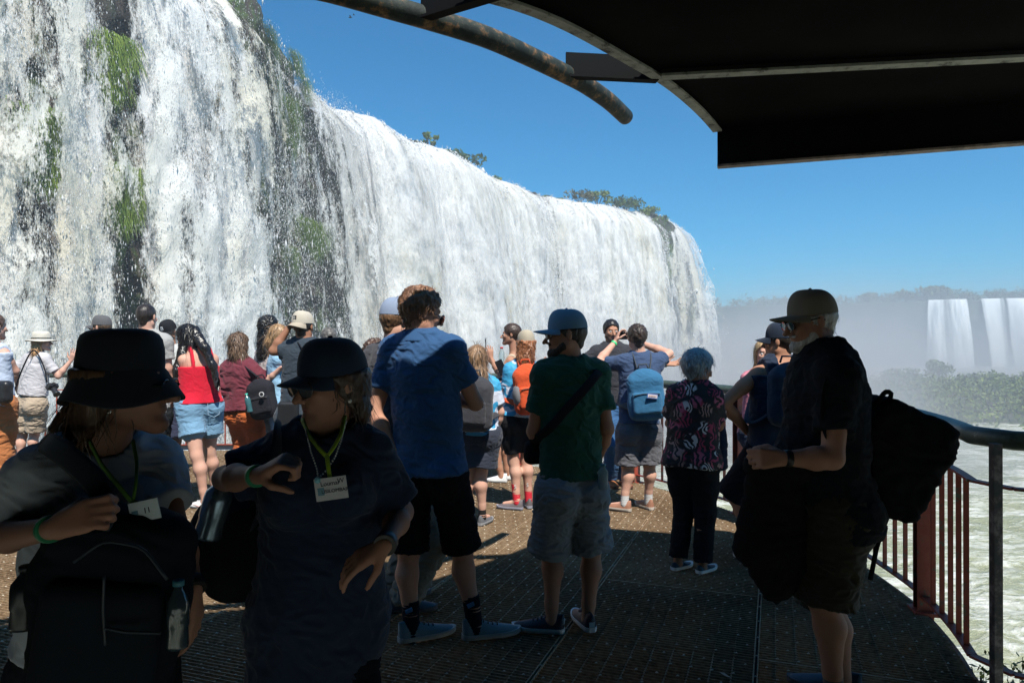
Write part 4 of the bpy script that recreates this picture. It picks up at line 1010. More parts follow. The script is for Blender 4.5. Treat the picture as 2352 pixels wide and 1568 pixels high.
        if tank:
            t0 = lerp(s.P, s.N, .80 if not isinstance(tank, float) else tank); xs = s.xs
            def fn(p):
                a = (p-t0)@s.up; x = np.abs((p-t0)@xs); return np.minimum(a, np.maximum(np.abs(x-(.098 if s.fem else .105)*q)-strapw*q*.5, -1)) if True else a
            f.put(lambda p: np.where((p-t0)@s.up > 0, fn(p), (p-t0)@s.up), s.lo, s.hi, 0, op='i')
        else:
            for i in (0, 1):
                a, b = s.sh[i], s.el[i]; al = g**.5*(.90 if s.fem else 1); dr = unit(b-a)
                if sleeve <= 1: end = lerp(a, b, sleeve); f.cone(a, end, .054*q*al+sl_e*.7, .047*q*al+sl_e*1.25, .035, caps=[(end, dr)])
                else:
                    f.cone(a, b, .052*q*al+sl_e, .043*q*al+sl_e*1.15, .035); e2 = lerp(b, s.wr[i], sleeve-1); f.cone(b, e2, .043*q*al+sl_e*1.15, .030*q*al+sl_e*1.1, .03, caps=[(e2, unit(s.wr[i]-b))])
        R, Fw, U = s.Hd
        f.cone(s.N-s.up*.022*q+s.S[1]*(.010+low_neck*.4)*q, s.N+s.up*.2, neck*q+low_neck*.3, neck*q+.04, .012, op='s')
        if low_neck: f.ell(s.N+s.S[1]*.09*q-s.up*(low_neck)*q, np.eye(3), (.07, .07, .07), .01, op='s')
        o = emit(f, name, mat, s.root, folds(amp, fr, seed) if amp else None); s.ch[name] = o; return s
    def bottom(s, mat, length=.95, e=.022, flare=.012, name='shorts', amp=.008, wz=None, seed=5, full=False, cuff=.0, k=.04, taper=1.0, slit=None, fr=12, smin=0):
        q = s.s; g = s.g; f = s.fld(max(s.h*.9, .005) if s.d < 5 else s.h); wz = wz if wz is not None else .075*q; hl = g**.7*(1.06 if s.fem else 1)
        bw = (.160 if s.fem else .150)*g*q
        wt = s.P+s.up*wz; f.cone(s.P-s.up*.01, wt+s.up*.1, bw+e*.35, bw*.90+e*.2, k, s.B[1], .70); f.put(lambda p: (p-wt)@s.up, s.lo, s.hi, 0, op='i')
        for i in (0, 1):
            f.ell(s.hp[i]-s.B[1]*.055*q-s.up*.045*q, np.eye(3), np.array([.088, .088, .092])*q*g**.6+e*.45, k)
            a, b, c = s.hp[i]-s.up*.02, s.kn[i], s.an[i]
            if not full:
                if length <= 1: en = lerp(a, b, length); dr = unit(b-a)
                else: en = lerp(b, c, length-1); dr = unit(c-b)
                m_ = lerp(a, b, .5); f.cone(a, m_, .086*q*hl+e, .076*q*hl+e*1.05, k)
                if length <= 1: f.cone(m_, en, .076*q*hl+e*1.05, (.071-.010*length)*q*hl+e*1.1+flare, k*.6, caps=[(en, dr)])
                else: f.cone(m_, b, .076*q*hl+e, .062*q*hl+e+flare, k*.6); f.cone(b, en, .062*q*hl+e+flare, .058*q*hl+e+flare, .02, caps=[(en, dr)])
            else:
                f.cone(a, lerp(a, b, .5), .086*q*hl+e, .074*q*hl+e, k); f.cone(lerp(a, b, .5), b, .074*q*hl+e, .056*q*g**.4+e*taper, .03)
                en = lerp(b, c, length); f.cone(b, en, .058*q+e*taper, .046*q+e*taper+flare, .03, caps=[(en, unit(c-b))])
        o = emit(f, name, mat, s.root, folds(amp, fr, seed, (.1, .1, 1), 3.4) if amp else None); s.ch[name] = o; return s
    def shoes(s, upm, solem, L=.285, sock=None, sockh=.0, hs=1.0, low=0, lace=None):
        rl = np.array(s.root.location)
        for i in (0, 1):
            q = s.s*(.95 if s.fem else 1); M = fr_of(s.foot[i]); fo, rt = M[1], M[0]; a = s.an[i]; base = vv(a[0], a[1], 0)-fo*.065*q
            gz = .0035 if abs(a[2]) < .30 else a[2]-.10; base[2] = gz
            def prof(t): return (.030+.012*math.sin(math.pi*min(1, t*1.15))+(.010*math.exp(-((t-.70)/.22)**2)))*q*(1 if t < .85 else max(.05, math.sqrt(max(0, 1-((t-.85)/.155)**2))))*(1 if t > .07 else math.sqrt(max(.12, 1-((.07-t)/.08)**2)))
            def top_(t): return ((.100-.012*low) if t < .20 else (.100-.012*low)-(t-.20)/.28*.032 if t < .48 else max(.030, .068-(t-.48)/.5*.034))*q*hs
            ns, nr = 22, 14; V = []; sh = .026*q
            for ii in range(ns):
                t = ii/(ns-1); w_ = prof(t); tp = top_(t)*(1 if t < .93 else 1-.55*((t-.93)/.07)**2); x = base+fo*(L*q*t)
                for jj in range(nr):
                    a_ = math.pi*jj/(nr-1); cw = math.cos(a_); sw_ = math.sin(a_)**.75 if jj not in (0, nr-1) else 0
                    nar = 1-.38*(sw_**2)*(1 if t < .5 else .6); V.append(x+rt*w_*cw*nar+vv(0, 0, sh*.55+(tp-sh*.55)*sw_)-rl)
            F = [tuple(int(v) for v in qd) for qd in grid_faces(ns, nr)]+[tuple(range(nr)), tuple((ns-1)*nr+j for j in range(nr))[::-1]]
            o = mesh('shoe', V, F, upm, s.root)
            V = []; n2 = 30
            ring = [(t, 1) for t in np.linspace(0, 1, n2)]+[(t, -1) for t in np.linspace(1, 0, n2)]
            for z_, gr in ((0, .94), (sh*.5, 1.06), (sh, 1.04)):
                for t, sd in ring: V.append(base+fo*(L*q*(t*1.02-.01))+rt*sd*prof(t)*gr+vv(0, 0, z_+(.008*max(0, (t-.8)/.2)**2))-rl)
            m2 = len(ring); F = [(a_*m2+b_, a_*m2+(b_+1) % m2, (a_+1)*m2+(b_+1) % m2, (a_+1)*m2+b_) for a_ in range(2) for b_ in range(m2)]+[tuple(range(m2))[::-1], tuple(range(2*m2, 3*m2))]
            mesh('sole', V, F, solem, o, smooth=False)
            if lace is not None:
                m_ = MB()
                for t in (.34, .42, .50, .58):
                    x = base+fo*(L*q*t)+vv(0, 0, top_(t)+.003)-rl; m_.tube([x-rt*.020*q-vv(0, 0, .006), x+vv(0, 0, .003)+fo*.006, x+rt*.020*q-vv(0, 0, .006)], .003*q, 5)
                m_.build('lace', lace, o, smooth=True)
            if sock is not None:
                f = Field(np.minimum(a, s.kn[i])-.1, np.maximum(a, s.kn[i])+.1, .006); tp = lerp(a, s.kn[i], (.03+sockh)/.43)
                f.cone(a-vv(0, 0, .03), tp, .0395*q, .0385*q if sockh < .10 else .044*q, .02, caps=[(tp, unit(s.kn[i]-a))]); emit(f, 'sock', sock, s.root, lambda V: .0015*np.sin(V[:, 2]*400))
        return s
    # ------------------------------------------------ hats and glasses
    def cap(s, mat, yaw=0, bill=.072, h=.118, back=0, billm=None, droop=.018, tilt=0, rad=(.086, .107), u0=.028, billw=62, button=True, slump=0.0):
        R, Fw, U = s.Hd; c = s.HC; k = s.hk; rl = np.array(s.root.location)
        h = max(h, .128)+.004; y = math.radians(yaw); f = Fw*math.cos(y)+R*math.sin(y); r = R*math.cos(y)-Fw*math.sin(y); t = math.radians(tilt); f2 = f*math.cos(t)-U*math.sin(t); u = U*math.cos(t)+f*math.sin(t); f = f2
        back_ = yaw > 120 or yaw < -120; off = -Fw*.012*k
        if back_: a0, b0 = rad[0], rad[1]
        else: a0, b0 = rad
        o = c+off+u*u0*k; n, m = 36, 10; V = []
        rp_ = lambda A, t_: (1+.012*(math.cos(A*3)**8)*(1-t_))
        for j in range(m+1):
            t_ = j/m; z_ = (h-u0+.004)*k*math.sin(t_*math.pi/2)**(.92); rr = math.cos(t_*math.pi/2)**.72 if j < m else 0
            for i in range(n):
                A = 2*math.pi*i/n; fx = math.cos(A); V.append(o+(r*math.sin(A)*a0+f*fx*b0)*k*rr*rp_(A, t_)+u*(z_+(.012*k*max(0, fx)*(math.sin(t_*math.pi)))-slump*k*max(0, -fx)*t_*(1-t_)*4*.5)-rl)
        F = [(j*n+i, j*n+(i+1) % n, (j+1)*n+(i+1) % n, (j+1)*n+i) for j in range(m) for i in range(n)]
        hat = mesh('cap', V, F, mat, s.root)
        V = []; nb, mb_ = 21, 6
        for lay in (0, 1):
            for i in range(nb):
                A = math.radians(-billw+2*billw*i/(nb-1)); p0 = r*math.sin(A)*a0*1.0+f*math.cos(A)*b0*1.0
                cs = max(0, math.cos(A*90/billw))**.55
                for j in range(mb_+1):
                    t_ = j/mb_; q_ = p0+f*bill*cs*t_+r*math.sin(A)*.006*t_; dz = -droop*t_-(.030*(math.sin(A)**2))*(.35+.9*t_)+.006
                    V.append(o+(q_+u*(dz-.0035*lay))*k-rl)
        N1 = nb*(mb_+1); g0 = grid_faces(nb, mb_+1); F = np.concatenate([g0, (g0+N1)[:, ::-1]])
        ed = [i*(mb_+1)+mb_ for i in range(nb)]; F = np.concatenate([F, np.array([(a, b, b+N1, a+N1) for a, b in zip(ed[:-1], ed[1:])])])
        mesh('cap_bill', V, F, billm or mat, hat)
        if button:
            m_ = MB(); p = o+u*(h-u0+.006)*k-rl; m_.tube([p-u*.003, p+u*.004], [.008, .005], 10); m_.build('cap_button', billm or mat, hat, smooth=True)
        s.hat = hat; s.hatframe = (o, r, f, u, a0*k, b0*k, k); return s
    def brimhat(s, mat, bandm=None, brim=.065, drop=.02, h=.125, rad=(.092, .112), flat=.5, u0=.03, name='hat', tilt=0, back=None, wob=.006):
        R, Fw, U = s.Hd; t = math.radians(tilt); f = Fw*math.cos(t)-U*math.sin(t); U = U*math.cos(t)+Fw*math.sin(t); Fw = f
        h = max(h, .130)+.004; c = s.HC; k = s.hk; rl = np.array(s.root.location); n = 48; V = []; o = c-Fw*.012*k+U*u0*k
        prof = [(0, 1.0)]+[((h-u0)*k*a, b) for a, b in ((.25, .985), (.5, .965), (.72, .93), (.86, .86), (.95, .72), (1.0, .5), (1.0, .25), (1.0, 0))]
        if flat < .4: prof = [(0, 1.0)]+[((h-u0)*k*math.sin(x*math.pi/2), math.cos(x*math.pi/2)**.6 if x < 1 else 0) for x in (.12, .25, .38, .5, .62, .74, .86, 1)]
        for z_, rr in prof:
            for i in range(n):
                A = 2*math.pi*i/n; V.append(o+(R*math.sin(A)*rad[0]+Fw*math.cos(A)*rad[1])*rr*k*(1+.02*math.sin(5*A+z_*60))+U*z_-rl)
        m = len(prof); F = [(j*n+i, j*n+(i+1) % n, (j+1)*n+(i+1) % n, (j+1)*n+i) for j in range(m-1) for i in range(n)]
        hat = mesh(name, V, F, mat, s.root); V = []; nb = 5
        for lay in (0, 1):
            for i in range(n):
                A = 2*math.pi*i/n; ca = math.cos(A); br = brim if back is None else brim*(1+ca)/2+back*(1-ca)/2
                for j in range(nb+1):
                    t_ = j/nb; V.append(o+(R*math.sin(A)*(rad[0]+br*t_)+Fw*ca*(rad[1]+br*t_))*k+U*(-drop*t_+wob*math.sin(3*A+1)*t_-.004*lay)*k-rl)
        N1 = n*(nb+1); g0 = grid_faces(n, nb+1, wrap=True); F = np.concatenate([g0, (g0+N1)[:, ::-1]])
        F = np.concatenate([F, np.array([(i*(nb+1)+nb, ((i+1) % n)*(nb+1)+nb, ((i+1) % n)*(nb+1)+nb+N1, i*(nb+1)+nb+N1) for i in range(n)])]); mesh('brim', V, F, mat, hat)
        if bandm is not None:
            m_ = MB(); m_.tube([o+(R*math.sin(A)*rad[0]*1.0+Fw*math.cos(A)*rad[1])*1.012*k+U*.018*k-rl for A in np.linspace(0, 2*math.pi, 40)], .011*k, 6, cap=False, flat=.35); m_.build('hat_band', bandm, hat, smooth=True)
        return s
    def glasses(s, mat=None, lens=None, big=1.0, dy=0, wide=1.0):
        R, Fw, U = s.Hd; c = s.HC; k = s.hk; rl = np.array(s.root.location); mat = mat or plain((.012, .012, .012), .25, 'frame_black'); lens = lens or plain((.015, .016, .02), .08, 'dark_lens')
        m_ = MB(); l_ = MB()
        for sx in (-1, 1):
            cc = c+Fw*.108*k+U*(-.002+dy)*k+R*sx*.033*k*wide-rl; ring = []
            for A in np.linspace(0, 2*math.pi, 15)[:-1]: ring.append(cc+R*math.cos(A)*.027*k*big*wide-Fw*abs(math.cos(A))*.004*(1 if math.cos(A)*sx > 0 else 0)+U*math.sin(A)*.021*k*big)
            m_.tube(ring+[ring[0]], .0022*k, 6, cap=False); l_.add([p-Fw*.001 for p in ring], [tuple(range(14))]); l_.add([p+Fw*.0005 for p in ring], [tuple(range(14))[::-1]])
            m_.tube([cc+R*sx*.027*k*wide+U*.006*k, c+R*sx*.083*k-Fw*.0*k+U*.012*k-rl, c+R*sx*.083*k-Fw*.022*k+U*.0*k-rl], .0022*k, 6)
        m_.tube([c+Fw*.108*k+U*.003*k-R*.008*k-rl, c+Fw*.112*k+U*.005*k-rl, c+Fw*.108*k+U*.003*k+R*.008*k-rl], .002*k, 6)
        o = m_.build('glasses', mat, s.root, smooth=True); l_.build('lens', lens, o); return s
    def name(s, label, cat='person', group=None):
        tag(s.root, label, cat, group); return s
    def band(s, i, mat, t=.94, r=.030, w=.010, name='wristband'):
        p = lerp(s.el[i], s.wr[i], t)-np.array(s.root.location); d = unit(s.wr[i]-s.el[i]); m_ = MB(); m_.tube([p-d*w, p-d*w*.9, p+d*w*.9, p+d*w], [r*.97*s.s, r*s.s, r*s.s, r*.97*s.s], 18, up=s.S[1]); m_.build(name, mat, s.root, smooth=True); return s
    def ring(s, c, r, rad, mat, name):
        m_ = MB(); m_.tube(c, r, 6); m_.build(name, mat, s.root, smooth=True)

# ---------------------------------------------------------------- carried things
def thing_mesh(f, name, mat, label, cat, group=None, disp=None, it=1):
    V, Q = f.nets(); V = relax(V, Q, it)
    if disp is not None: V = V+vnormals(V, Q)*disp(V)[:, None]
    c = V.mean(0); c[2] = V[:, 2].min(); o = mesh(name, V-c, Q, mat); o.location = c; return tag(o, label, cat, group)
def backpack(M_, c, w, h, dp, mat, label, yaw=None, tilt=0, pitch=0, strap=None, pocket=True, pmat=None, h_=.007, straps=(0, 1), side=None, drape=True, name='backpack', round_=.06):
    'c = centre in world, yaw = the direction the pack front faces (away from the back)'
    B = fr_of(yaw if yaw is not None else M_.syaw+180, pitch, tilt); root = empty(name, (float(c[0]), float(c[1]), float(c[2])), label, 'backpack'); c = np.asarray(c, float)
    lo = c-max(w, h)*.75; hi = c+max(w, h)*.75; f = Field(lo, hi, h_)
    R, O, U = B; f.rbox(c-U*h*.06, B, (w/2, dp/2, h*.44), round_, .02); f.ell(c+U*h*.28, B, (w*.44, dp*.46, h*.24), .05); f.ell(c-U*h*.2+O*dp*.1, B, (w*.5, dp*.55, h*.3), .05)
    def em(f, nm, m, par=root, disp=None):
        V, Q = f.nets(); V = relax(V, Q, 1)
        if disp is not None: V = V+vnormals(V, Q)*disp(V)[:, None]
        return mesh(nm, V-c, Q, m, par)
    em(f, 'bag', mat, disp=folds(.004, 16, 3))
    if pocket:
        f = Field(lo, hi, h_); f.rbox(c-U*h*.16+O*dp*.55, B, (w*.40, dp*.16, h*.22), .03, .02); em(f, 'pocket', pmat or mat, disp=folds(.003, 20, 6))
        m_ = MB(); q = c-U*h*.16+O*(dp*.55+dp*.13)
        pts = [q+R*w*.36*t+U*h*(.19-.03*t*t)+O*.012-c for t in np.linspace(-1, 1, 9)]; m_.tube(pts, .004, 5); m_.build('zip', plain((.02, .02, .02), .5, 'zip_tape'), root, smooth=True)
        m_ = MB(); pts = [c+R*w*.44*math.sin(t)+U*(h*.30*math.cos(t)+.06*h)+O*dp*.38-c for t in np.linspace(-1.5, 1.5, 15)]; m_.tube(pts, .0045, 5); m_.build('zip', plain((.02, .02, .02), .5, 'zip_tape'), root, smooth=True)
    st = strap or mat; k = M_.s if M_ else 1
    m_ = MB(); hp_ = c+U*h*.5-O*dp*.3-c; m_.tube([hp_-R*.05, hp_-R*.035+U*.045, hp_+R*.035+U*.045, hp_+R*.05], .008, 6); m_.build('handle', st, root, smooth=True)
    for sd in straps:
        sx = (-1, 1)[sd]; m_ = MB(); fw = M_.S[1]; x = M_.xs*sx
        A = M_.N+x*.085*k+M_.up*.022*k; pk = c+U*h*.38-O*dp*.45; cx = x*.02
        ch = lerp(M_.P, M_.N, .66)+x*.115*k+fw*.150*k*M_.g**.7; wt = lerp(M_.P, M_.N, .34)+x*.165*k*M_.g; bt = c-U*h*.30-O*dp*.35+x*w*.40
        pts = [pk+x*.05, M_.N+x*.088*k-fw*.085*k-M_.up*.028*k, A, M_.N+x*.105*k+fw*.085*k-M_.up*.045*k, ch, wt+fw*.08*k, wt-fw*.09*k, bt]
        pts = [np.asarray(p, float) for p in pts]; sm, _ = smooth_line(pts, 30, 3)
        m_.tube([p-c for p in sm], .030*k, 8, flat=.22, up=M_.xs); m_.build('strap', st, root, smooth=True)
    return root, B
def phone(p, M, label, w=.075, h=.155, parent=None):
    root = empty('phone', tuple(p), label, 'phone'); R, O, U = M; m_ = MB(); m_.box((0, 0, 0), R*w/2, O*.004, U*h/2); o = m_.build('case', plain((.012, .012, .014), .3, 'phone_case'), root)
    b = o.modifiers.new('bevel', 'BEVEL'); b.width = .003; b.segments = 2
    m_ = MB(); m_.box(-O*.0044, R*w*.46, O*.0006, U*h*.47); m_.build('screen', plain((.01, .012, .016), .08, 'phone_glass'), root)
    m_ = MB(); m_.box(O*.0055-R*w*.25+U*h*.36, R*.012, O*.0018, U*.014); m_.build('camera_bump', plain((.03, .03, .03), .2, 'lens_glass'), root); return root
def bottle(p, U, label, cap, r=.032, h=.2, liquid=None, bm=None):
    root = empty('bottle', tuple(p), label, 'bottle'); U = unit(U); X = unit(np.cross(U, vv(.3, 1, .1)))
    m_ = MB(); pr = [(0, .8), (.01, .97), (.05, 1), (.3, .93), (.34, 1), (.62, 1), (.72, .93), (.82, .6), (.88, .42), (.93, .40)]
    m_.tube([U*h*t for t, _ in pr], [r*q for _, q in pr], 16, up=X)
    if bm is None:
        t = NT('bottle_plastic'); t.set(Base_Color=(.62, .74, .76), Roughness=.1); t.b.inputs['Transmission Weight'].default_value = .7; t.b.inputs['IOR'].default_value = 1.2; bm = t.m
    m_.build('body', bm, root, smooth=True); m_ = MB(); m_.tube([U*h*.92, U*h*.925, U*h*1.0, U*h*1.01], [r*.40, r*.5, r*.5, r*.42], 14, up=X); m_.build('cap', cap, root, smooth=True)
    if liquid is not None: m_ = MB(); m_.tube([U*h*.36, U*h*.6], [r*1.02, r*1.02], 16, up=X, cap=False); m_.build('label', liquid, root, smooth=True)
    return root
def text3d(txt, p, right, up, size, mat, name, parent=None, off=.001, ext=.0006):
    cu = bpy.data.curves.new(name, 'FONT'); cu.body = txt; cu.size = size; cu.align_x = 'CENTER'; cu.align_y = 'CENTER'; cu.extrude = ext
    to = bpy.data.objects.new(name, cu); COL.objects.link(to); bpy.context.view_layer.update()
    me = bpy.data.meshes.new_from_object(to.evaluated_get(bpy.context.evaluated_depsgraph_get())); bpy.data.objects.remove(to)
    R = unit(right); U = unit(np.asarray(up)-R*(np.asarray(up)@R)); N = np.cross(R, U); n = len(me.vertices); co = np.empty(n*3, np.float32); me.vertices.foreach_get('co', co); co = co.reshape(-1, 3)
    t_ = parent
    while t_ is not None and t_.parent is not None: t_ = t_.parent
    pp = np.asarray(p)-(np.array(t_.location) if t_ is not None else 0)
    V = pp+co[:, :1]*R+co[:, 1:2]*U+(co[:, 2:]+off)*N; me.vertices.foreach_set('co', V.astype(np.float32).ravel()); me.update(); me.materials.clear()
    return new_obj(name, me, mat, parent)
# ================================================================ the visitors
SK1 = (0.54, 0.30, 0.21); SK2 = (0.42, 0.22, 0.14); SK3 = (0.33, 0.165, 0.10); SK4 = (0.60, 0.36, 0.27)
BLK = cloth((.012, .013, .016)); NAVY = cloth((.012, .022, .05)); WHT = plain((.72, .71, .70), .6, 'white_rubber'); GREYS = plain((.20, .21, .22), .7, 'grey_upper')
BLKP = plain((.015, .015, .017), .4, 'black_plastic'); STRAP = cloth((.018, .018, .022), scale=90)
def hd_(d, **k): k['dir'] = d; return k

# --- man in the blue polo
m = Man(3.84, 1.89, 18, (966, 766), (968, 718), hyaw=62, pitch=12, pv=(988, 1070), an=((945, 1448), (1092, 1432, .03)), kn=((940, 1262, .06), (1062, 1256, .08)),
        el=((859, 945, .02), (1092, 925, .02)), wr=((906, 1040, -.03), (1035, 905, .30)), foot=(62, 72), h=.006, sk=SK1, hand_kw=(dict(curl=.9, thumb=vv(.2, 1, 0), palm=vv(1, .3, 0)), {}), g=1.02)
m.body(); m.top(cloth((.030, .090, .215), var=.16), e=.020, sleeve=.62, hem=.905, flare=.028, name='polo_shirt', amp=.010, neck=.064)
m.bottom(cloth((.010, .010, .012)), .98, e=.014, flare=.024, amp=.010)
f = Field(m.N-.14, m.N+.14, .005); R, O, U = m.S
f.cone(m.N-U*.040, m.N+U*.034+O*.004, .112, .072, .01, caps=[(m.N+U*.030, U), (m.N-U*.045, -U)]); f.cone(m.N-U*.1, m.N+U*.1, .058, .062, .005, op='s'); emit(f, 'collar', cloth((.030, .090, .215), var=.16), m.root)
m.hair((.17, .085, .045), 'short', th=.020, curl=.011, strands=420, slen=.035, wave=.008, seed=3, gloss=.5); m.glasses(plain((.14, .05, .03), .25, 'tortoise_frame'), plain((.30, .12, .09), .1, 'pink_lens'), 1.15, dy=-.012, wide=1.1)
m.shoes(plain((.20, .26, .28), .65, 'grey_blue_mesh'), plain((.38, .40, .40), .6, 'grey_sole'), .30, sock=cloth((.010, .012, .018)), sockh=.13, lace=BLKP)
m.band(0, plain((.62, .42, .20), .5, 'tan_band'), .97, .031, .010); m.name('tall man in a blue polo shirt and black shorts with grey shoes')
for i in (0, 1):
    p = lerp(m.an[i], m.kn[i], .30)-m.B[1]*.02; 
    b = MB(); q = p+vv(.005, -.042, 0)-np.array(m.root.location); b.box(q, vv(.017, .0, .008), vv(0, .003, 0), vv(-.004, 0, .010)); b.box(q+vv(.006, -.002, .006), vv(.012, .0, .006), vv(0, .003, 0), vv(-.003, 0, .008)); b.build('sock_mark', plain((.05, .22, .5), .5, 'blue_print'), m.root)

# --- man in the green shirt
m = Man(3.95, 1.79, -22, (1312, 822), (1300, 768), hyaw=-92, pitch=4, pv=(1312, 1112), an=((1268, 1418), (1350, 1418, .05)), kn=((1262, 1262, .08), (1358, 1258, .10)),
        el=((1226, 990, -.02), (1394, 985, 0)), wr=((1250, 1060, .26), (1370, 1060, .28)), foot=(-78, -14), h=.006, sk=SK2, neckr=.055)
m.body(); m.face(brow=(.02, .012, .01)); m.beard((.03, .018, .012), .004)
m.top(cloth((.012, .075, .048), var=.14), e=.018, sleeve=.66, hem=.86, flare=.018, name='t_shirt', amp=.010)
m.bottom(cloth((.20, .235, .27)), .98, e=.028, flare=.024, amp=.014); m.hair((.018, .012, .010), 'short', hat=True, th=.007)
m.cap(cloth((.15, .26, .35)), bill=.080, droop=.004, h=.128); m.glasses(plain((.10, .09, .07), .25, 'thin_frame'), None, .9)
m.shoes(plain((.010, .016, .035), .5, 'navy_leather'), WHT, .285, hs=1.0, lace=BLKP)
m.name('man in a dark green T-shirt, pale shorts and a faded blue cap')
rl = np.array(m.root.location)
for i in (0, 1):
    fo = fr_of(m.foot[i]); o = m_ = MB(); m_.box(m.an[i]-fo[1]*.062-vv(0, 0, .012)-rl, fo[0]*.016, fo[1]*.006, vv(0, 0, .014)); m_.build('heel_patch', plain((.35, .5, .55), .4, 'teal_patch'), m.root)
# his crossbody strap and bag
root = empty('shoulder_bag', tuple(P(1222, 1042, 3.93)), 'small dark bag hanging in front of the man in the green shirt', 'bag'); c0 = np.array(root.location); N = m.N; S = m.S
f = Field(c0-.2, c0+.2, .007); f.rbox(c0+vv(.03, .06, 0), m.S, (.075, .045, .065), .035); V, Q = f.nets(); mesh('bag', relax(V, Q)-c0, Q, BLK, root)
pts = [c0+vv(.0, .02, .06), P(1262, 985, 3.78), P(1300, 940, 3.755), P(1345, 892, 3.77), P(1372, 858, 3.84), P(1380, 850, 3.95), P(1370, 880, 4.10)]; sm, _ = smooth_line(pts, 24, 2)
b = MB(); b.tube([p-c0 for p in sm], .024, 8, flat=.2, up=(0, 1, 0)); b.build('strap', STRAP, root, smooth=True)
bt = bottle(P(1384, 1122, 3.86), vv(.02, 0, 1), 'half full water bottle with a blue cap in the back pocket of pale shorts', plain((.05, .25, .35), .4, 'blue_cap'), .030, .135)
pk = MB(); b2 = MB(); 

# --- old man on the right
m = Man(3.05, 1.84, -88, (1893, 812), (1862, 738), hyaw=-94, pitch=10, pv=(1898, 1150), an=((1916, 1585, -.02), (1940, 1600, .20)), kn=((1888, 1372, -.08), (1900, 1372, .14)),
        el=((1912, 1052, -.26), (1880, 1040, .24)), wr=((1800, 1052, -.27), (1800, 1080, .22)), syaw=-80, foot=(-78, -60), h=.006, headk=.96, sk=(0.40, 0.22, 0.155), g=1.16, belly=.75, neckr=.060, sw=1.0, hand_kw=(dict(curl=1.3, palm=vv(0, 1, -.3), thumb=vv(0, .3, 1)), dict(curl=1.1)))
m.sh[0] = P(1922, 868, 2.86); m.sh[1] = P(1895, 868, 3.26)
m.body(); m.beard((.42, .41, .40), .0035); m.top(cloth((.012, .015, .020)), e=.024, sleeve=.66, hem=.80, flare=.022, name='t_shirt', amp=.011, k=.07)
m.bottom(cloth((.035, .034, .022)), 1.0, e=.034, flare=.03, amp=.013); m.hair((.30, .30, .29), 'short', hat=True, th=.008, curl=.004, strands=60, slen=.02)
m.cap(cloth((.22, .20, .16)), bill=.082, droop=.006, h=.120, tilt=-4); m.glasses(None, plain((.05, .10, .13), .05, 'blue_lens'), 1.0, dy=.0)
m.shoes(plain((.05, .09, .13), .6, 'blue_grey_upper'), plain((.08, .08, .09), .7, 'dark_sole'), .30, sock=cloth((.10, .10, .10)), sockh=.05); m.band(0, BLKP, .92, .031, .013, 'wristwatch')
m.name('old bearded man in a beige cap and dark clothes standing at right')
# his big sack-like pack
cc = P(2072, 1058, 3.06); root = empty('backpack', tuple(cc), 'big black drawstring backpack hanging off the old bearded man', 'backpack'); f = Field(cc-.42, cc+.42, .009)
O3 = vv(.80, -.35, .12); B = np.stack([unit(vv(.62, 0, -.78)), vv(0, 1, 0), unit(vv(.78, 0, .62))])
hull = [P(x_, y_, 3.06) for x_, y_ in ((2022, 908), (2070, 930), (2158, 972), (2180, 1006), (2146, 1085), (2076, 1192), (2040, 1186), (1990, 1165), (1966, 985))]
hc = sum(hull)/len(hull)
def hull_d(p):
    d = np.abs(p[..., 1]-3.08)-.125; d = d+.06
    for a_, b_ in zip(hull, hull[1:]+hull[:1]):
        t_ = b_-a_; n_ = unit(vv(t_[2], 0, -t_[0])); n_ = n_ if (hc-a_)@n_ < 0 else -n_; e_ = (p-a_)@n_+.05; d = np.maximum(d, e_)+np.maximum(0, .03-np.abs(d-e_))**2/.12
    return d-.05
f.put(hull_d, cc-.4, cc+.4, .0)
V, Q = f.nets(); V = relax(V, Q, 3); V = V+vnormals(V, Q)*folds(.018, 7, 3)(V)[:, None]; mesh('bag', V-cc, Q, cloth((.010, .010, .012)), root)
for q in (((2014, 925), (2034, 897), (2050, 903), (2040, 920), (2014, 950)), ((2150, 998), (2178, 1008), (2194, 1056), (2184, 1060), (2166, 1030)), ((2014, 1170), (2018, 1225), (2010, 1270), (1998, 1330)), ((2040, 1180), (2022, 1225), (2012, 1260))):
    sm, _ = smooth_line([P(*x, 3.0) for x in q], 14, 1); b = MB(); b.tube([p-cc for p in sm], .011, 6, flat=.5, up=(0, 1, 0)); b.build('loose_strap', BLK, root, smooth=True)
k = m.s; b = MB(); pts = [P(1985, 925, 2.92), P(1945, 848, 2.86), P(1918, 838, 2.84), P(1890, 880, 2.80), P(1885, 980, 2.80), P(1930, 1060, 2.82), P(2010, 1110, 2.95)]; sm, _ = smooth_line(pts, 24, 3); b.tube([p-cc for p in sm], .03, 8, flat=.25, up=(0, 1, 0)); b.build('strap', BLK, root, smooth=True)
# jacket over his arm
cc = P(1775, 1200, 2.95); f = Field(cc-.42, cc+.42, .009)
f.cone(P(1750, 1075, 2.92), P(1735, 1250, 2.92), .055, .085, .04, vv(0, 1, 0), .6); f.cone(P(1810, 1072, 2.88), P(1790, 1290, 2.95), .055, .11, .04, vv(0, 1, 0), .6); f.cone(P(1770, 1250, 2.92), P(1785, 1345, 2.95), .10, .07, .04, vv(0, 1, 0), .6); f.cone(P(1738, 1068, 2.93), P(1835, 1078, 2.88), .045, .05, .03)
thing_mesh(f, 'jacket', cloth((.013, .012, .014)), 'dark jacket draped over the forearm of the old bearded man', 'jacket', disp=folds(.016, 9, 4, (0, 0, 1), 4))

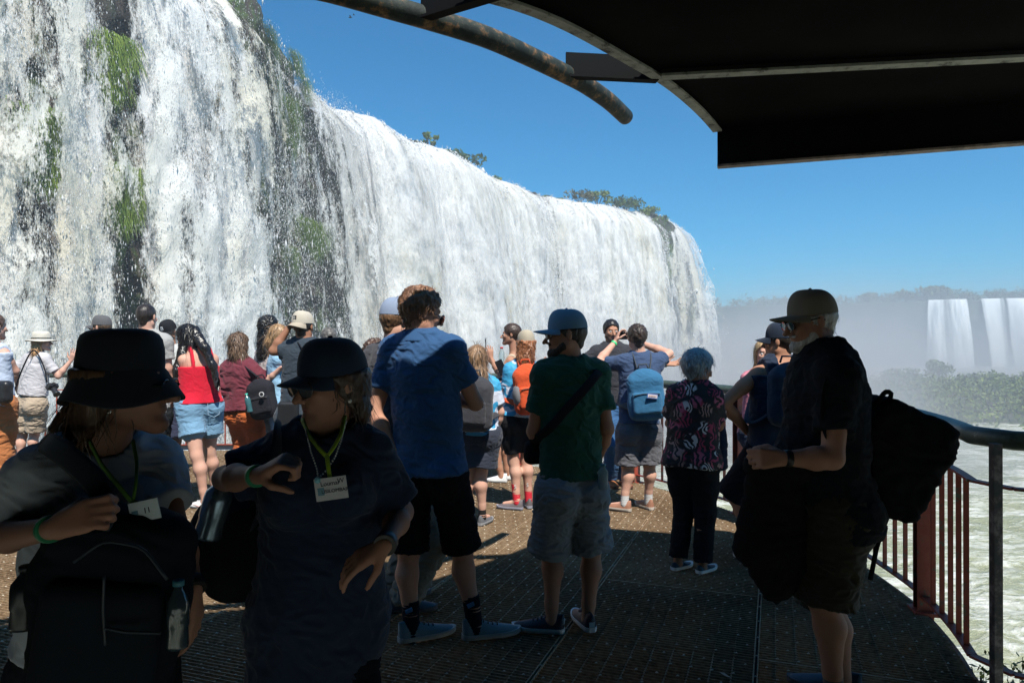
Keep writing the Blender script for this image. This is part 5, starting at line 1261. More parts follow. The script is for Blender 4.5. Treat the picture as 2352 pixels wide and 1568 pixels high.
# --- woman in the bucket hat, front left
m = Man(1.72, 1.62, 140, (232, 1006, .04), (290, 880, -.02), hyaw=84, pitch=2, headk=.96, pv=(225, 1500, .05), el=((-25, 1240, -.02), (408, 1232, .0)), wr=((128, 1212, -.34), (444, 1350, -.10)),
        h=.0055, sk=(0.38, 0.21, 0.15), fem=1, g=1.02, bust=.6, sw=1.0, hand_kw=(hd_(vv(.86, -.1, .35), curl=1.05, palm=vv(.1, .9, -.4), thumb=vv(0, .2, 1)), hd_(vv(.05, .05, -1), curl=.35, palm=vv(-1, 0, 0), thumb=vv(0, -1, -.2))), neckr=.052)
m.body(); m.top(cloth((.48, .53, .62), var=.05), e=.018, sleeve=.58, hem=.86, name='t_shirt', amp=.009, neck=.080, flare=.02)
m.bottom(cloth((.02, .022, .03)), 1.0, e=.02, full=True); m.hair((.10, .055, .03), 'long', hat=True, th=.012, chain=((256, 925, .06, .062), (205, 950, .07, .058), (160, 972, .06, .030), (122, 985, .06, .010)), strands=240, slen=.09, seed=5)
m.brimhat(cloth((.016, .022, .034)), None, brim=.044, drop=.074, h=.132, rad=(.088, .103), flat=.5, u0=.034, name='bucket_hat', tilt=-3, back=.036, wob=.010)
m.glasses(None, None, 1.0, dy=-.006); m.shoes(BLKP, BLKP, .25); m.band(1, BLKP, .95, .032, .014, 'wristwatch'); m.band(0, plain((.03, .25, .12), .4, 'green_band'), .93, .029, .008)
m.name('woman in a dark bucket hat and white T-shirt in deep shade at the front left')
ER = m.HC-m.Hd[1]*.01*1; 
b = MB(); p = m.HC+m.Hd[0]*.083-m.Hd[2]*.05-np.array(m.root.location); b.tube([p, p-vv(0, 0, .012), p-vv(0, 0, .016)], [.003, .0055, .002], 8); b.build('earring', plain((.8, .78, .7), .1, 'silver', 1.0), m.root, smooth=True)
def badge(strap_pts, card, wdt, hgt, tiltd, yawd, label, lines, col, smat):
    c = P(*card); root = empty('lanyard_badge', tuple(c), label, 'badge'); M = fr_of(180+yawd, 0, tiltd); R = -M[0] if M[0][0] < 0 else M[0]; U = M[2]; O = M[1]
    R = unit(vv(math.cos(math.radians(tiltd)), 0, math.sin(math.radians(tiltd)))); O = unit(vv(0, -1, 0)+.0); U = np.cross(R, -O); U = U if U[2] > 0 else -U
    m_ = MB(); m_.box((0, 0, 0), R*wdt/2, O*.0015, U*hgt/2); m_.build('card', plain(col, .35, 'badge_card', var=.03), root)
    m_ = MB(); m_.box(O*.002-R*wdt*.32-U*hgt*.08, R*wdt*.10, O*.0006, U*hgt*.17); m_.build('photo_block', plain((.12, .28, .40), .4, 'badge_blue'), root)
    for t_, x, z_, sz in lines: text3d(t_, c+O*.0016+R*wdt*x+U*hgt*z_, R, U, sz, plain((.02, .03, .06), .5, 'badge_ink'), 'writing', root)
    for i, q in enumerate(strap_pts):
        sm, _ = smooth_line([P(*x) for x in q], 16, 1); m_ = MB(); m_.tube([p-c for p in sm], .0055, 6, flat=.45, up=(0, 1, 0)); m_.build('strap', smat, root, smooth=True)
LIME = plain((.36, .52, .03), .6, 'lime_ribbon'); LGRN = plain((.16, .36, .06), .6, 'green_ribbon')
badge([[(206, 1012, 1.62), (232, 1065, 1.54), (270, 1112, 1.50), (304, 1152, 1.49)], [(306, 1012, 1.62), (315, 1060, 1.56), (313, 1110, 1.50), (306, 1152, 1.49)], [(305, 1150, 1.49), (325, 1162, 1.485)]], (333, 1172, 1.48), .062, .042, 12, 0,
      'white name card on a green lanyard worn by the bucket hat woman', [('11', .1, .0, .016)], (.62, .72, .78), LGRN)
# large backpack carried in front of her
cc = P(258, 1400, 1.50); root = empty('backpack', tuple(cc), 'big dark hiking backpack held in front of the bucket hat woman', 'backpack'); f = Field(cc-.36, cc+.36, .008)
B = fr_of(165, 0, 8); f.rbox(cc, B, (.142, .080, .215), .070, .02); f.cone(P(205, 1235, 1.50), P(310, 1255, 1.50), .055, .045, .05); f.cone(P(150, 1330, 1.5), P(345, 1360, 1.5), .06, .055, .06)
V, Q = f.nets(); V = relax(V, Q, 1)+0; V = V+vnormals(V, Q)*folds(.008, 9, 6)(V)[:, None]; mesh('bag', V-cc, Q, cloth((.010, .014, .021)), root)
f = Field(cc-.36, cc+.36, .008); f.rbox(cc+vv(.02, -.085, -.03), B, (.115, .035, .120), .04, .02); V, Q = f.nets(); mesh('pocket', relax(V, Q)-cc, Q, cloth((.013, .019, .028)), root)
for q in (((170, 1290), (240, 1240), (330, 1255), (385, 1330)), ((240, 1320), (238, 1400), (244, 1480)), ((240, 1440), (290, 1450), (370, 1452))):
    sm, _ = smooth_line([P(*x, 1.375) for x in q], 14, 1); b = MB(); b.tube([p-cc for p in sm], .003, 6); b.build('piping', plain((.02, .03, .045), .45, 'webbing'), root, smooth=True)
b = MB(); sm, _ = smooth_line([P(200, 1245, 1.45), P(255, 1170, 1.42), P(225, 1110, 1.44), P(160, 1050, 1.50), P(115, 1020, 1.58), P(100, 1012, 1.70)], 22, 2); b.tube([p-cc for p in sm], .024, 8, flat=.25, up=(0, 1, 0)); b.build('strap', cloth((.018, .026, .04)), root, smooth=True)
bottle(P(408, 1485, 1.44), vv(.02, 0, 1), 'clear bottle with a blue cap in the side pocket of the hiking backpack', plain((.03, .16, .22), .4, 'cyan_cap'), .022, .135, bm=plain((.035, .055, .07), .12, 'dim_plastic', spec=.9))
bottle(P(60, 1440, 1.50), vv(.02, 0, 1), 'dark steel flask in the left side pocket of the hiking backpack', plain((.01, .015, .02), .4, 'flask_cap'), .030, .13, bm=plain((.015, .02, .028), .3, 'flask_steel'))

# --- woman in the dark cap, front centre left
m = Man(1.92, 1.63, 176, (754, 985), (760, 880, -.02), hyaw=-136, pitch=6, headk=.89, pv=(728, 1395, .02), an=((640, 2150), (830, 2150)), el=((518, 1098, -.04), (922, 1175, .04)), wr=((596, 1092, -.24), (885, 1250, -.16)),
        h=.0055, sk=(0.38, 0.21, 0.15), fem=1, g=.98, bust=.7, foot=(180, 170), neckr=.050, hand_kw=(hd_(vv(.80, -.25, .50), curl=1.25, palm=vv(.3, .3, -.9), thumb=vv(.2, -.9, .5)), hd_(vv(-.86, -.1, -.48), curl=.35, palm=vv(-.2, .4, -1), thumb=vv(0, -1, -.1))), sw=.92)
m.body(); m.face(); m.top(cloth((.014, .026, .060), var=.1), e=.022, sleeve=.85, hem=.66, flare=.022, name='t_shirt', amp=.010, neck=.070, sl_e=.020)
m.bottom(cloth((.006, .007, .012)), .7, e=.004, full=True, flare=.0); m.hair((.05, .03, .022), 'long', hat=True, th=.010, chain=((786, 905, .06, .06), (806, 938, .05, .028), (822, 955, .05, .014)), strands=220, slen=.05, curl=.006, seed=8)
m.cap(cloth((.016, .034, .070)), bill=.070, droop=.014, h=.128, rad=(.090, .110)); m.glasses(plain((.06, .05, .05), .2, 'brown_frame'), plain((.10, .11, .12), .06, 'clear_lens'), 1.15, wide=1.08); m.shoes(BLKP, BLKP, .25)
m.band(1, BLKP, .96, .031, .014, 'wristwatch'); m.band(0, plain((.03, .25, .12), .4, 'green_band'), .93, .029, .008)
b = MB(); p = m.HC-m.Hd[0]*.083*0+m.Hd[0]*-.083-m.Hd[2]*.042-np.array(m.root.location); p2 = m.HC+m.Hd[0]*.083-m.Hd[2]*.042-np.array(m.root.location)
for p in (p, p2): b.tube([p+vv(0, 0, .005), p, p-vv(0, 0, .006)], [.002, .0055, .003], 8)
b.build('earring', plain((.8, .78, .75), .1, 'pearl'), m.root, smooth=True)
m.name('woman in a dark peaked cap and glasses with a raised fist in deep shade')
badge([[(694, 962, 1.84), (712, 1003, 1.78), (738, 1035, 1.74), (751, 1048, 1.73)], [(792, 955, 1.84), (784, 995, 1.78), (765, 1030, 1.74), (751, 1048, 1.73)], [(751, 1046, 1.73), (754, 1070, 1.71), (758, 1096, 1.70)]], (761, 1121, 1.69), .076, .053, 8, 0,
      'white name card on a lime lanyard worn by the woman in the dark cap', [('Loumar', .0, .24, .015), ('LISILOMBAR', .12, -.10, .012), ('W', .33, .30, .016)], (.55, .56, .60), LIME)
b = MB(); pts = [P(*q) for q in ((702, 985, 1.80), (715, 1040, 1.74), (728, 1075, 1.72), (731, 1098, 1.70), (745, 1085, 1.71), (770, 1050, 1.73), (784, 1010, 1.77), (795, 968, 1.82))]; sm, _ = smooth_line(pts, 46, 1)
c = np.array(m.root.location)
for p in sm[::1]: b.tube([p-c+vv(0, 0, .0028), p-c, p-c-vv(0, 0, .0028)], [.001, .0028, .001], 6)
b.build('necklace', plain((.6, .6, .58), .15, 'bead', .6), m.root, smooth=True)
b = MB(); p = P(730, 1102, 1.69)-c; b.tube([p+vv(0, 0, .008), p+vv(0, 0, .004), p-vv(0, 0, .004), p-vv(0, 0, .008)], [.002, .0075, .0075, .002], 10); b.build('pendant', plain((.25, .6, .75), .1, 'blue_glass'), m.root, smooth=True)
cc = P(555, 1245, 2.02); root = empty('backpack', tuple(cc), 'rounded black backpack behind the woman in the dark cap', 'backpack'); f = Field(cc-.32, cc+.32, .008)
B = fr_of(30, 0, 14); f.rbox(cc+vv(.04, .02, -.01), B, (.155, .10, .145), .09, .03); f.cone(P(500, 1215, 2.0), P(530, 1310, 2.0), .07, .075, .05); f.cone(P(520, 1170, 2.02), P(600, 1170, 2.02), .05, .06, .05)
V, Q = f.nets(); V = relax(V, Q, 1); V = V+vnormals(V, Q)*folds(.006, 10, 6)(V)[:, None]; mesh('bag', V-cc, Q, cloth((.011, .012, .016)), root)
b = MB(); sm, _ = smooth_line([P(646, 985, 1.98), P(640, 988, 1.86), P(636, 1040, 1.80), P(620, 1130, 1.84), P(590, 1210, 1.95)], 18, 2); b.tube([p-cc for p in sm], .030, 8, flat=.25, up=(0, 1, 0)); b.build('strap', cloth((.012, .018, .035)), root, smooth=True)
b = MB(); sm, _ = smooth_line([P(493, 1310, 1.93), P(503, 1330, 1.93), P(506, 1350, 1.93)], 8, 1); b.tube([p-cc for p in sm], .004, 6); b.build('zip_pull', BLKP, root, smooth=True)
bottle(P(476, 1232, 1.885), unit(vv(.30, -.05, 1)), 'silver blue thermos flask in the side of the rounded black backpack', plain((.04, .05, .06), .3, 'flask_lid'), .036, .17, bm=plain((.22, .30, .38), .25, 'brushed_steel', .8))

# --- man with the phone and blue backpack
m = Man(6.85, 1.76, -4, (1470, 812), (1463, 776), hyaw=-6, pitch=-2, pv=(1467, 985), an=((1434, 1150, -.03), (1489, 1146, .05)), kn=((1441, 1068), (1491, 1066)), el=((1370, 836, .12), (1537, 812, .10)), wr=((1414, 784, .30), (1466, 786, .36)),
        foot=(-58, -22), h=.0075, sk=SK4, g=1.12, hand_kw=(hd_(vv(.35, .1, .95), curl=.7, palm=vv(1, 0, 0), thumb=vv(0, -1, .2)), hd_(vv(-.8, 0, .5), curl=.6, palm=vv(0, -1, 0))))
m.body(); m.top(cloth((.045, .075, .15)), e=.018, sleeve=.60, hem=.84, name='t_shirt', amp=.009); m.bottom(cloth((.11, .11, .125)), .98, e=.028, flare=.018, amp=.013)
m.hair((.035, .022, .016), 'short', th=.014, curl=.009, strands=160, slen=.022); m.shoes(plain((.34, .16, .10), .6, 'brown_trainer'), plain((.50, .44, .38), .7, 'tan_sole'), sock=cloth((.55, .55, .55)), sockh=.06)
m.band(0, plain((.05, .62, .22), .4, 'lime_band'), .90, .033, .012); m.name('man raising a phone, seen from behind with a blue backpack and grey shorts')
BLU = cloth((.032, .135, .26), var=.2); c = P(1483, 905, 6.60); bp, B = backpack(m, c, .33, .46, .17, BLU, 'blue school backpack on the man raising his phone', yaw=186, tilt=-5, strap=cloth((.06, .07, .08)), straps=(0, 1))
R = unit(vv(1, .1, -.12)); O = unit(vv(.1, -1, 0)); U = np.cross(R, -O); U = U if U[2] > 0 else -U; b = MB(); pl = c+O*.150-U*.005+R*.02; b.box(pl-c, R*.048, O*.002, U*.022); b.build('label_patch', plain((.10, .16, .42), .5, 'patch_blue'), bp)
b = MB(); b.box(pl-c+O*.0025, R*.043, O*.001, U*.014); b.build('label_band', plain((.7, .66, .66), .5, 'patch_white'), bp); text3d('JANSPORT', pl+O*.007, R, U, .0155, plain((.35, .04, .05), .5, 'red_ink'), 'writing', bp)
phone(P(1433, 771, 7.18), np.stack([vv(0, 0, 1), vv(0, -1, 0), vv(1, 0, 0)]), 'dark phone held up sideways beside the head of the man with the blue backpack')

# --- man in black T-shirt facing the camera
m = Man(8.05, 1.86, 176, (1405, 790), (1404, 760), hyaw=172, pitch=4, pv=(1410, 930), an=((1402, 1096), (1432, 1096)), el=((1312, 852, -.08), (1478, 852, -.05)), wr=((1286, 838, -.12), (1530, 836, -.06)), foot=(172, 168), sk=SK2, g=1.08,
        hand_kw=(hd_(vv(-1, 0, .22), curl=.25, palm=vv(.1, -.5, 1), thumb=vv(0, 0, 1), spread=.25), hd_(vv(1, 0, .05), curl=.3, palm=vv(-.1, -.6, .8), thumb=vv(0, 0, 1), spread=.25)), h=.0075, sw=1.05)
m.body(); m.face(brow=(.012, .008, .006)); m.beard((.05, .03, .022), .0025); m.top(cloth((.035, .035, .042)), e=.016, sleeve=.62, hem=.925, name='t_shirt', amp=.008); m.bottom(cloth((.035, .10, .22), var=.3, scale=30), .98, e=.022, full=True, amp=.011, name='jeans')
m.hair((.010, .008, .008), 'short', th=.012, curl=.006); m.shoes(plain((.36, .13, .05), .5, 'tan_leather'), plain((.12, .05, .03), .6, 'brown_sole')); m.band(1, BLKP, .95, .031, .013, 'wristwatch')
m.name('dark haired man in a black T-shirt and jeans spreading his arms, facing the viewer')

# --- older woman in floral blouse
m = Man(5.0, 1.545, 24, (1596, 884), (1603, 846), hyaw=64, pitch=8, pv=(1590, 1050), an=((1556, 1290, .05), (1613, 1300, -.02)), el=((1538, 972, .10), (1652, 978, .04)), wr=((1572, 990, .28), (1640, 1000, .22)), foot=(52, 50), fem=1, g=1.10, sk=SK3, h=.0065, bust=.6)
m.body()
t = NT('floral_print'); v = t.coord(); vo = t.new('ShaderNodeTexVoronoi'); vo.inputs['Scale'].default_value = 11; t.link(v, vo.inputs['Vector'])
dst = t.noise(v, 9, 2); wv = t.new('ShaderNodeTexWave'); wv.inputs['Scale'].default_value = 9; wv.inputs['Distortion'].default_value = 14; wv.inputs['Detail'].default_value = 1.5; wv.inputs['Detail Scale'].default_value = 1.6; t.link(v, wv.inputs['Vector'])
sep = t.new('ShaderNodeSeparateColor'); t.link(vo.outputs['Color'], sep.inputs[0])
colr = t.ramp(sep.outputs[0], [(0, (.34, .035, .09)), (.34, (.62, .60, .62)), (.62, (.36, .22, .20)), (.82, (.45, .10, .17))], 'CONSTANT')
mk = t.ramp(wv.outputs['Fac'], [(.52, 0.), (.60, 1.)]); mk2 = t.ramp(vo.outputs['Distance'], [(.50, 1.), (.62, 0.)])
t.set(Base_Color=t.mix(t.math('MULTIPLY', mk, mk2), (.010, .010, .014), colr), Roughness=.8)
m.top(t.m, e=.026, sleeve=.72, hem=.745, flare=.03, name='blouse', amp=.009, sl_e=.022); m.bottom(BLK, .90, e=.018, full=True, flare=.006, amp=.006, name='trousers')
m.hair((.22, .26, .29), 'short', th=.024, curl=.006, strands=520, slen=.05, wave=.004, gloss=.35, seed=4, swid=.004); m.shoes(plain((.02, .05, .065), .6, 'teal_slip_on'), WHT, .25, hs=.75, low=1)
m.name('short grey haired older woman in a floral blouse and black trousers')
c = P(1652, 1030, 5.1); f = Field(c-.3, c+.3, .009); f.cone(P(1650, 985, 5.1), P(1652, 1060, 5.1), .045, .06, .03); thing_mesh(f, 'cardigan', NAVY, 'dark folded cardigan held in front of the woman in the floral blouse', 'cardigan', disp=folds(.012, 14, 4, (0, 0, 1), 4))

# --- man in navy tank top with pack
m = Man(5.2, 1.72, -8, (1795, 832), (1790, 785), hyaw=-55, pv=(1782, 1035), an=((1745, 1262), (1810, 1262)), el=((1662, 925, -.05), (1880, 930)), wr=((1718, 992, .10), (1850, 1000, .1)), foot=(-40, 10), g=1.28, sk=SK2, h=.0075, sw=1.05,
        hand_kw=(hd_(vv(.9, .3, -.1), curl=.8, palm=vv(0, .3, -1)), {}))
m.body(); m.top(cloth((.018, .030, .060)), e=.018, hem=.84, tank=.84, strapw=.075, name='tank_top', amp=.008); m.bottom(cloth((.012, .013, .020)), .98, e=.03, flare=.03)
m.hair((.02, .014, .01), 'short', hat=True, th=.008); m.cap(cloth((.014, .024, .045)), bill=.07, h=.120); m.shoes(BLKP, WHT)
m.name('heavy man in a navy tank top and cap with a hand on his hip')
backpack(m, P(1815, 905, 5.0), .30, .44, .16, cloth((.018, .035, .070)), 'navy backpack on the heavy man in the tank top', yaw=172, straps=(0, 1))
# --- blonde woman beyond him
m = Man(6.3, 1.62, 160, (1745, 850), (1757, 812), hyaw=-165, pv=(1745, 990), el=((1716, 920), (1790, 920)), wr=((1722, 975, -.1), (1780, 975, -.1)), fem=1, sk=SK4, h=.008)
m.body(); m.face(); m.top(cloth((.55, .20, .26)), e=.014, hem=.80, name='shirt'); m.bottom(NAVY, .9, full=True); m.hair((.45, .30, .15), 'long', th=.012, chain=((1752, 815, .05, .07), (1748, 850, .06, .06), (1745, 885, .06, .04)), strands=200, slen=.12); m.shoes(BLKP, WHT)
m.name('blonde woman in a pink top mostly hidden behind the man in the tank top')

# --- cyclist with orange pack
m = Man(6.9, 1.70, -14, (1204, 828), (1208, 790), hyaw=-4, pv=(1190, 960), an=((1187, 1146, -.02), (1214, 1142, .06)), kn=((1179, 1058, .02), (1209, 1054, .06)), el=((1160, 908, 0), (1240, 905, .05)), wr=((1148, 872, .16), (1225, 880, .25)), foot=(-72, -12), fem=1, g=1.06, sk=SK4, h=.007,
        hand_kw=(hd_(vv(.1, .1, 1), curl=.7, palm=vv(0, -.6, .2), thumb=vv(1, 0, .2)), {}))
m.body()
t = NT('cycling_jersey'); v = t.coord(); n = t.noise(t.coord((1, 1, .8), rot=(.3, .4, .5)), 5.5, 1, .4, .8); t.set(Base_Color=t.ramp(n, [(0, (.05, .36, .62)), (.44, (.05, .36, .62)), (.45, (.62, .66, .76)), (.54, (.62, .66, .76)), (.55, (.03, .30, .55)), (.62, (.55, .60, .70))], 'CONSTANT'), Roughness=.65); JER = t.m
m.top(JER, e=.010, sleeve=.72, hem=.90, name='jersey', amp=.005, sl_e=.010); m.bottom(cloth((.012, .012, .014)), .80, e=.008, flare=-.001, amp=.003, name='cycling_shorts')
for i in (0, 1):
    a, b_ = m.hp[i], m.kn[i]; q = lerp(a, b_, .80)-np.array(m.root.location); dr = unit(b_-a); mm = MB(); mm.tube([q-dr*.028, q+dr*.004], [.0765, .0735], 20); mm.build('leg_trim', plain((.6, .02, .03), .6, 'red_trim'), m.root, smooth=True)
m.hair((.26, .10, .04), 'long', hat=True, th=.014, curl=.012, chain=((1206, 798, -.04, .075), (1206, 822, -.06, .075), (1206, 838, -.07, .055)), strands=420, slen=.06, wave=.012, seed=9); m.cap(cloth((.42, .36, .27)), yaw=178, bill=.0, billw=40, h=.124)
m.shoes(plain((.13, .11, .12), .6, 'grey_hiking_upper'), plain((.30, .30, .36), .7, 'grey_lug_sole'), sock=plain((.62, .02, .04), .8, 'red_sock'), sockh=.15, lace=plain((.5, .2, .25), .6, 'pink_lace')); m.band(0, BLKP, .93, .029, .013, 'wristwatch')
m.name('woman cyclist in a blue jersey, black shorts and red socks with a beige cap')
ORG = cloth((.62, .085, .025), var=.12); bp, B = backpack(m, P(1213, 893, 6.68), .27, .46, .15, ORG, 'bright orange backpack with a grey side pocket on the woman cyclist', yaw=168, tilt=-4, pmat=ORG, strap=ORG)
c = np.array(bp.location); f = Field(c-.25, c+.25, .007); f.ell(c-B[0]*.11*-1*(-1 if B[0][0] > 0 else 1)+vv(-.0, 0, -.05)+B[1]*.03, B, (.045, .07, .10), .02); V, Q = f.nets(); mesh('side_pocket', relax(V, Q)-c, Q, cloth((.18, .18, .19)), bp)
for i in (0, 1): text3d('S', lerp(m.an[i], m.kn[i], .30)+vv(-.005, -.050, .02), vv(1, 0, 0), vv(0, 0, 1), .05, WHT, 'sock_mark', m.root)
phone(P(1151, 844, 6.98), np.stack([unit(vv(1, 0, .45)), vv(0, -1, 0), unit(vv(-.45, 0, 1))]), 'black phone held up by the woman with the orange backpack')
# --- woman with grey-black pack
m = Man(6.3, 1.60, 4, (1098, 864), (1096, 826), hyaw=10, pv=(1096, 992), an=((1074, 1182, .1), (1108, 1180)), kn=((1074, 1088), (1105, 1086)), el=((1050, 945, .05), (1150, 946, .02)), wr=((1060, 985, .1), (1138, 990, .08)), foot=(10, 24), fem=1, g=1.18, sk=SK4, h=.007)
m.body(); m.top(JER, e=.012, sleeve=.70, hem=.80, name='jersey', amp=.006); m.bottom(cloth((.030, .036, .055)), .80, e=.030, flare=.03, amp=.010)
m.hair((.22, .13, .07), 'long', th=.016, curl=.004, chain=((1096, 835, -.03, .085), (1096, 860, -.07, .085), (1098, 880, -.09, .07)), strands=700, slen=.11, wave=.008, seed=12); m.shoes(plain((.12, .12, .13), .6, 'grey_trainer'), plain((.28, .28, .29), .7, 'pale_grey_sole'), sock=cloth((.02, .02, .02)), sockh=.03)
m.name('woman with wet brown hair, a light blue jersey and dark shorts')
bp, B = backpack(m, P(1085, 925, 6.05), .34, .46, .18, cloth((.045, .045, .052)), 'black and grey hiking backpack on the woman with wet brown hair', yaw=188, tilt=3)
# --- tall woman in profile taking a picture
m = Man(8.3, 1.79, -70, (1181, 812), (1174, 768), hyaw=-86, pv=(1184, 935), an=((1152, 1092, -.05), (1168, 1094, .1)), el=((1143, 852, -.10), (1150, 850, .12)), wr=((1128, 822, -.06), (1120, 822, .08)), foot=(-80, -88), fem=1, sk=SK2, h=.0075,
        hand_kw=(hd_(vv(-.1, 0, 1), curl=.4, palm=vv(-.3, .9, 0), spread=.2), hd_(vv(-.5, 0, .9), curl=.5, palm=vv(-.2, -.9, 0))))
m.body(); m.face(); m.top(cloth((.55, .42, .30)), e=.008, hem=.90, tank=.80, strapw=.03, name='camisole', amp=.004); m.bottom(cloth((.20, .14, .10)), .6, e=.016)
m.hair((.045, .026, .018), 'short', th=.012, strands=60); hb = Field(m.HC-.2, m.HC+.2, .006); hb.ell(m.HC-m.Hd[1]*.115+m.Hd[2]*.01, m.Hd, (.035, .035, .04), .01); emit(hb, 'hair_bun', hairmat((.045, .026, .018)), m.root, folds(.004, 50)); m.shoes(WHT, WHT, .25)
m.name('dark haired woman in profile holding up a phone against the white falls')
phone(P(1116, 792, 8.25), fr_of(-88, 0, 12), 'small phone raised in the hands of the dark haired woman in profile')
bottle(P(1152, 838, 8.0), vv(0, 0, 1), 'clear water bottle with a red cap beside the woman in profile', plain((.6, .02, .03), .4, 'red_cap'), .034, .20)
# --- man behind the blue polo
m = Man(4.35, 1.84, 40, (900, 786), (914, 736), hyaw=48, pitch=4, pv=(895, 1085), an=((905, 1370, .15), (915, 1400, -.1)), el=((862, 935, 0), (960, 930, .1)), wr=((880, 1010, .2), (960, 1010, .2)), foot=(78, 82), h=.007, sk=SK4)
m.body(); m.top(cloth((.055, .055, .065)), e=.016, sleeve=.6, hem=.90, name='t_shirt'); m.bottom(cloth((.20, .18, .14)), .88, e=.035, full=True, flare=.012, amp=.016, name='cargo_trousers'); m.hair((.16, .09, .05), 'short', hat=True, th=.008)
m.cap(cloth((.24, .30, .42)), bill=.07, h=.122); m.shoes(plain((.10, .12, .14), .6, 'grey_boot'), plain((.06, .07, .08), .7, 'boot_sole')); m.name('man in a pale blue cap and cargo trousers standing behind the tall man in blue')
# --- curly haired person further back
m = Man(7.6, 1.66, 20, (866, 850), (862, 808), hyaw=30, pv=(868, 965), el=((839, 908), (900, 905)), wr=((832, 948, .05), (900, 945, .1)), fem=1, sk=SK2, h=.008)
m.body(); m.top(cloth((.50, .50, .50)), sleeve=.7, e=.012); m.bottom(BLK, .8); m.hair((.07, .035, .022), 'long', th=.026, curl=.022, chain=((862, 815, -.04, .10), (862, 840, -.07, .09)), strands=500, slen=.05, wave=.014, seed=15); m.shoes(BLKP, WHT)
m.name('curly brown haired woman behind the man in the pale blue cap')
c = P(830, 966, 7.62); f = Field(c-.12, c+.12, .006); f.rbox(c, np.eye(3), (.05, .03, .04), .02); f.cone(c+vv(.02, -.02, .02), c+vv(.02, -.08, .01), .03, .032, .01); thing_mesh(f, 'camera', plain((.10, .015, .03), .4, 'dark_red_plastic'), 'small red and black camera in the hand of the curly haired woman', 'camera')

# --- woman in the red top
m = Man(7.1, 1.74, -46, (456, 806), (430, 775), hyaw=-80, pitch=26, pv=(458, 925), an=((471, 1148, -.15), (494, 1126, .2)), kn=((452, 1046, -.16), (482, 1036, .12)), el=((429, 896, -.02), (492, 890, .1)), wr=((402, 868, .20), (425, 868, .35)), foot=(-74, -60), fem=1, g=1.22, sk=SK4, h=.007, bust=1,
        hand_kw=(hd_(vv(-.2, .3, .9), curl=.5), {}))
m.body(); m.top(cloth((.62, .012, .035), var=.08), e=.016, hem=1.01, tank=.70, strapw=.022, name='camisole', amp=.004, flare=0)
DEN = cloth((.17, .32, .47), var=.35, scale=26); m.bottom(DEN, .60, e=.024, flare=.026, wz=.115, amp=.007, name='denim_shorts')
b = MB(); rl = np.array(m.root.location); pp = m.hp[1]-m.B[1]*.155-m.xb*.03-vv(0, 0, .06)-rl; U_ = vv(0, 0, 1); X_ = m.xb
b.tube([pp-X_*.06+U_*.07, pp+X_*.06+U_*.07, pp+X_*.055-U_*.05, pp-U_*.075, pp-X_*.055-U_*.05, pp-X_*.06+U_*.07], .0035, 5); b.build('pocket_seam', plain((.32, .46, .6), .8, 'denim_seam'), m.root)
m.hair((.012, .010, .010), 'long', th=.014, chain=((432, 780, .02, .085), (424, 815, -.05, .07), (410, 850, -.10, .055), (400, 895, -.12, .02)), strands=900, slen=.11, wave=.002, swid=.0024, seed=21, gloss=.25)
f = Field(P(500, 900, 6.9)-.25, P(440, 770, 7.1)+.3, .007); ch = [P(445, 760, 7.05), P(470, 800, 6.98), P(488, 840, 6.97), P(500, 885, 6.98), P(504, 900, 6.98)]
for a, b_, r0, r1 in zip(ch[:-1], ch[1:], (.06, .045, .036, .03), (.045, .036, .03, .008)): f.cone(a, b_, r0, r1, .03)
emit(f, 'hair_lock', hairmat((.012, .010, .010), .25), m.root, folds(.006, 30, 4, (0, 0, 1), .3)); m.shoes(plain((.68, .66, .66), .5, 'white_leather'), WHT, .255, lace=WHT)
m.name('woman with long black hair in a red camisole and denim shorts')
for i, p_ in ((0, (-.062, 0)),):
    fo = fr_of(m.foot[i]); p = m.an[i]+fo[1]*.045-fo[0]*.045*(1 if fo[0][1] > 0 else -1)*0-vv(0, .048, .045)-rl; b = MB(); b.tube([p+fo[1]*-.05+vv(0, 0, .012), p+fo[1]*.0-vv(0, 0, .010), p+fo[1]*.07+vv(0, 0, .010)], [.002, .006, .001], 6); b.build('shoe_swoosh', plain((.55, .30, .28), .5, 'pink_trim'), m.root, smooth=True)
# --- man with B cap
m = Man(8.5, 1.88, 176, (391, 792), (386, 762), hyaw=-172, pitch=24, pv=(386, 935), an=((379, 1090, -.1), (403, 1078, .15)), kn=((374, 1022, -.05), (405, 1012)), el=((355, 862), (424, 862)), wr=((372, 872, -.25), (400, 872, -.25)), foot=(168, 150), sk=SK3, g=1.04)
m.body(); m.face(brow=(.012, .008, .006)); m.beard((.02, .014, .012), .003); m.top(cloth((.52, .52, .50)), e=.018, sleeve=.64, hem=.87, name='t_shirt'); m.bottom(cloth((.035, .040, .075)), .88, e=.026, flare=.015, amp=.012)
f = Field(m.N-.3, m.N+.2, .008); f.cone(lerp(m.P, m.N, .72)-vv(0, .132, 0), m.N-vv(0, .085, .02), .06, .045, .03, vv(0, 1, 0), .45); emit(f, 'undershirt', cloth((.16, .20, .28)), m.root)
m.cap(cloth((.018, .019, .022)), bill=.070, droop=.006, h=.132); m.shoes(plain((.035, .035, .04), .6, 'charcoal_knit'), WHT, sock=cloth((.5, .5, .5)), sockh=.02); m.glasses(plain((.02, .02, .02), .3, 'thin_black'), plain((.14, .13, .12), .1, 'tinted_lens'), .9)
o_, r_, f_, u_, a0, b0, kk = m.hatframe; text3d('B', o_+f_*b0*.93+u_*.046+vv(0, -.006, 0), vv(1, 0, .0), u_, .062, plain((.75, .75, .75), .6, 'white_thread'), 'cap_letter', m.hat, ext=.004)
m.name('man looking down in a black baseball cap with a white letter B')
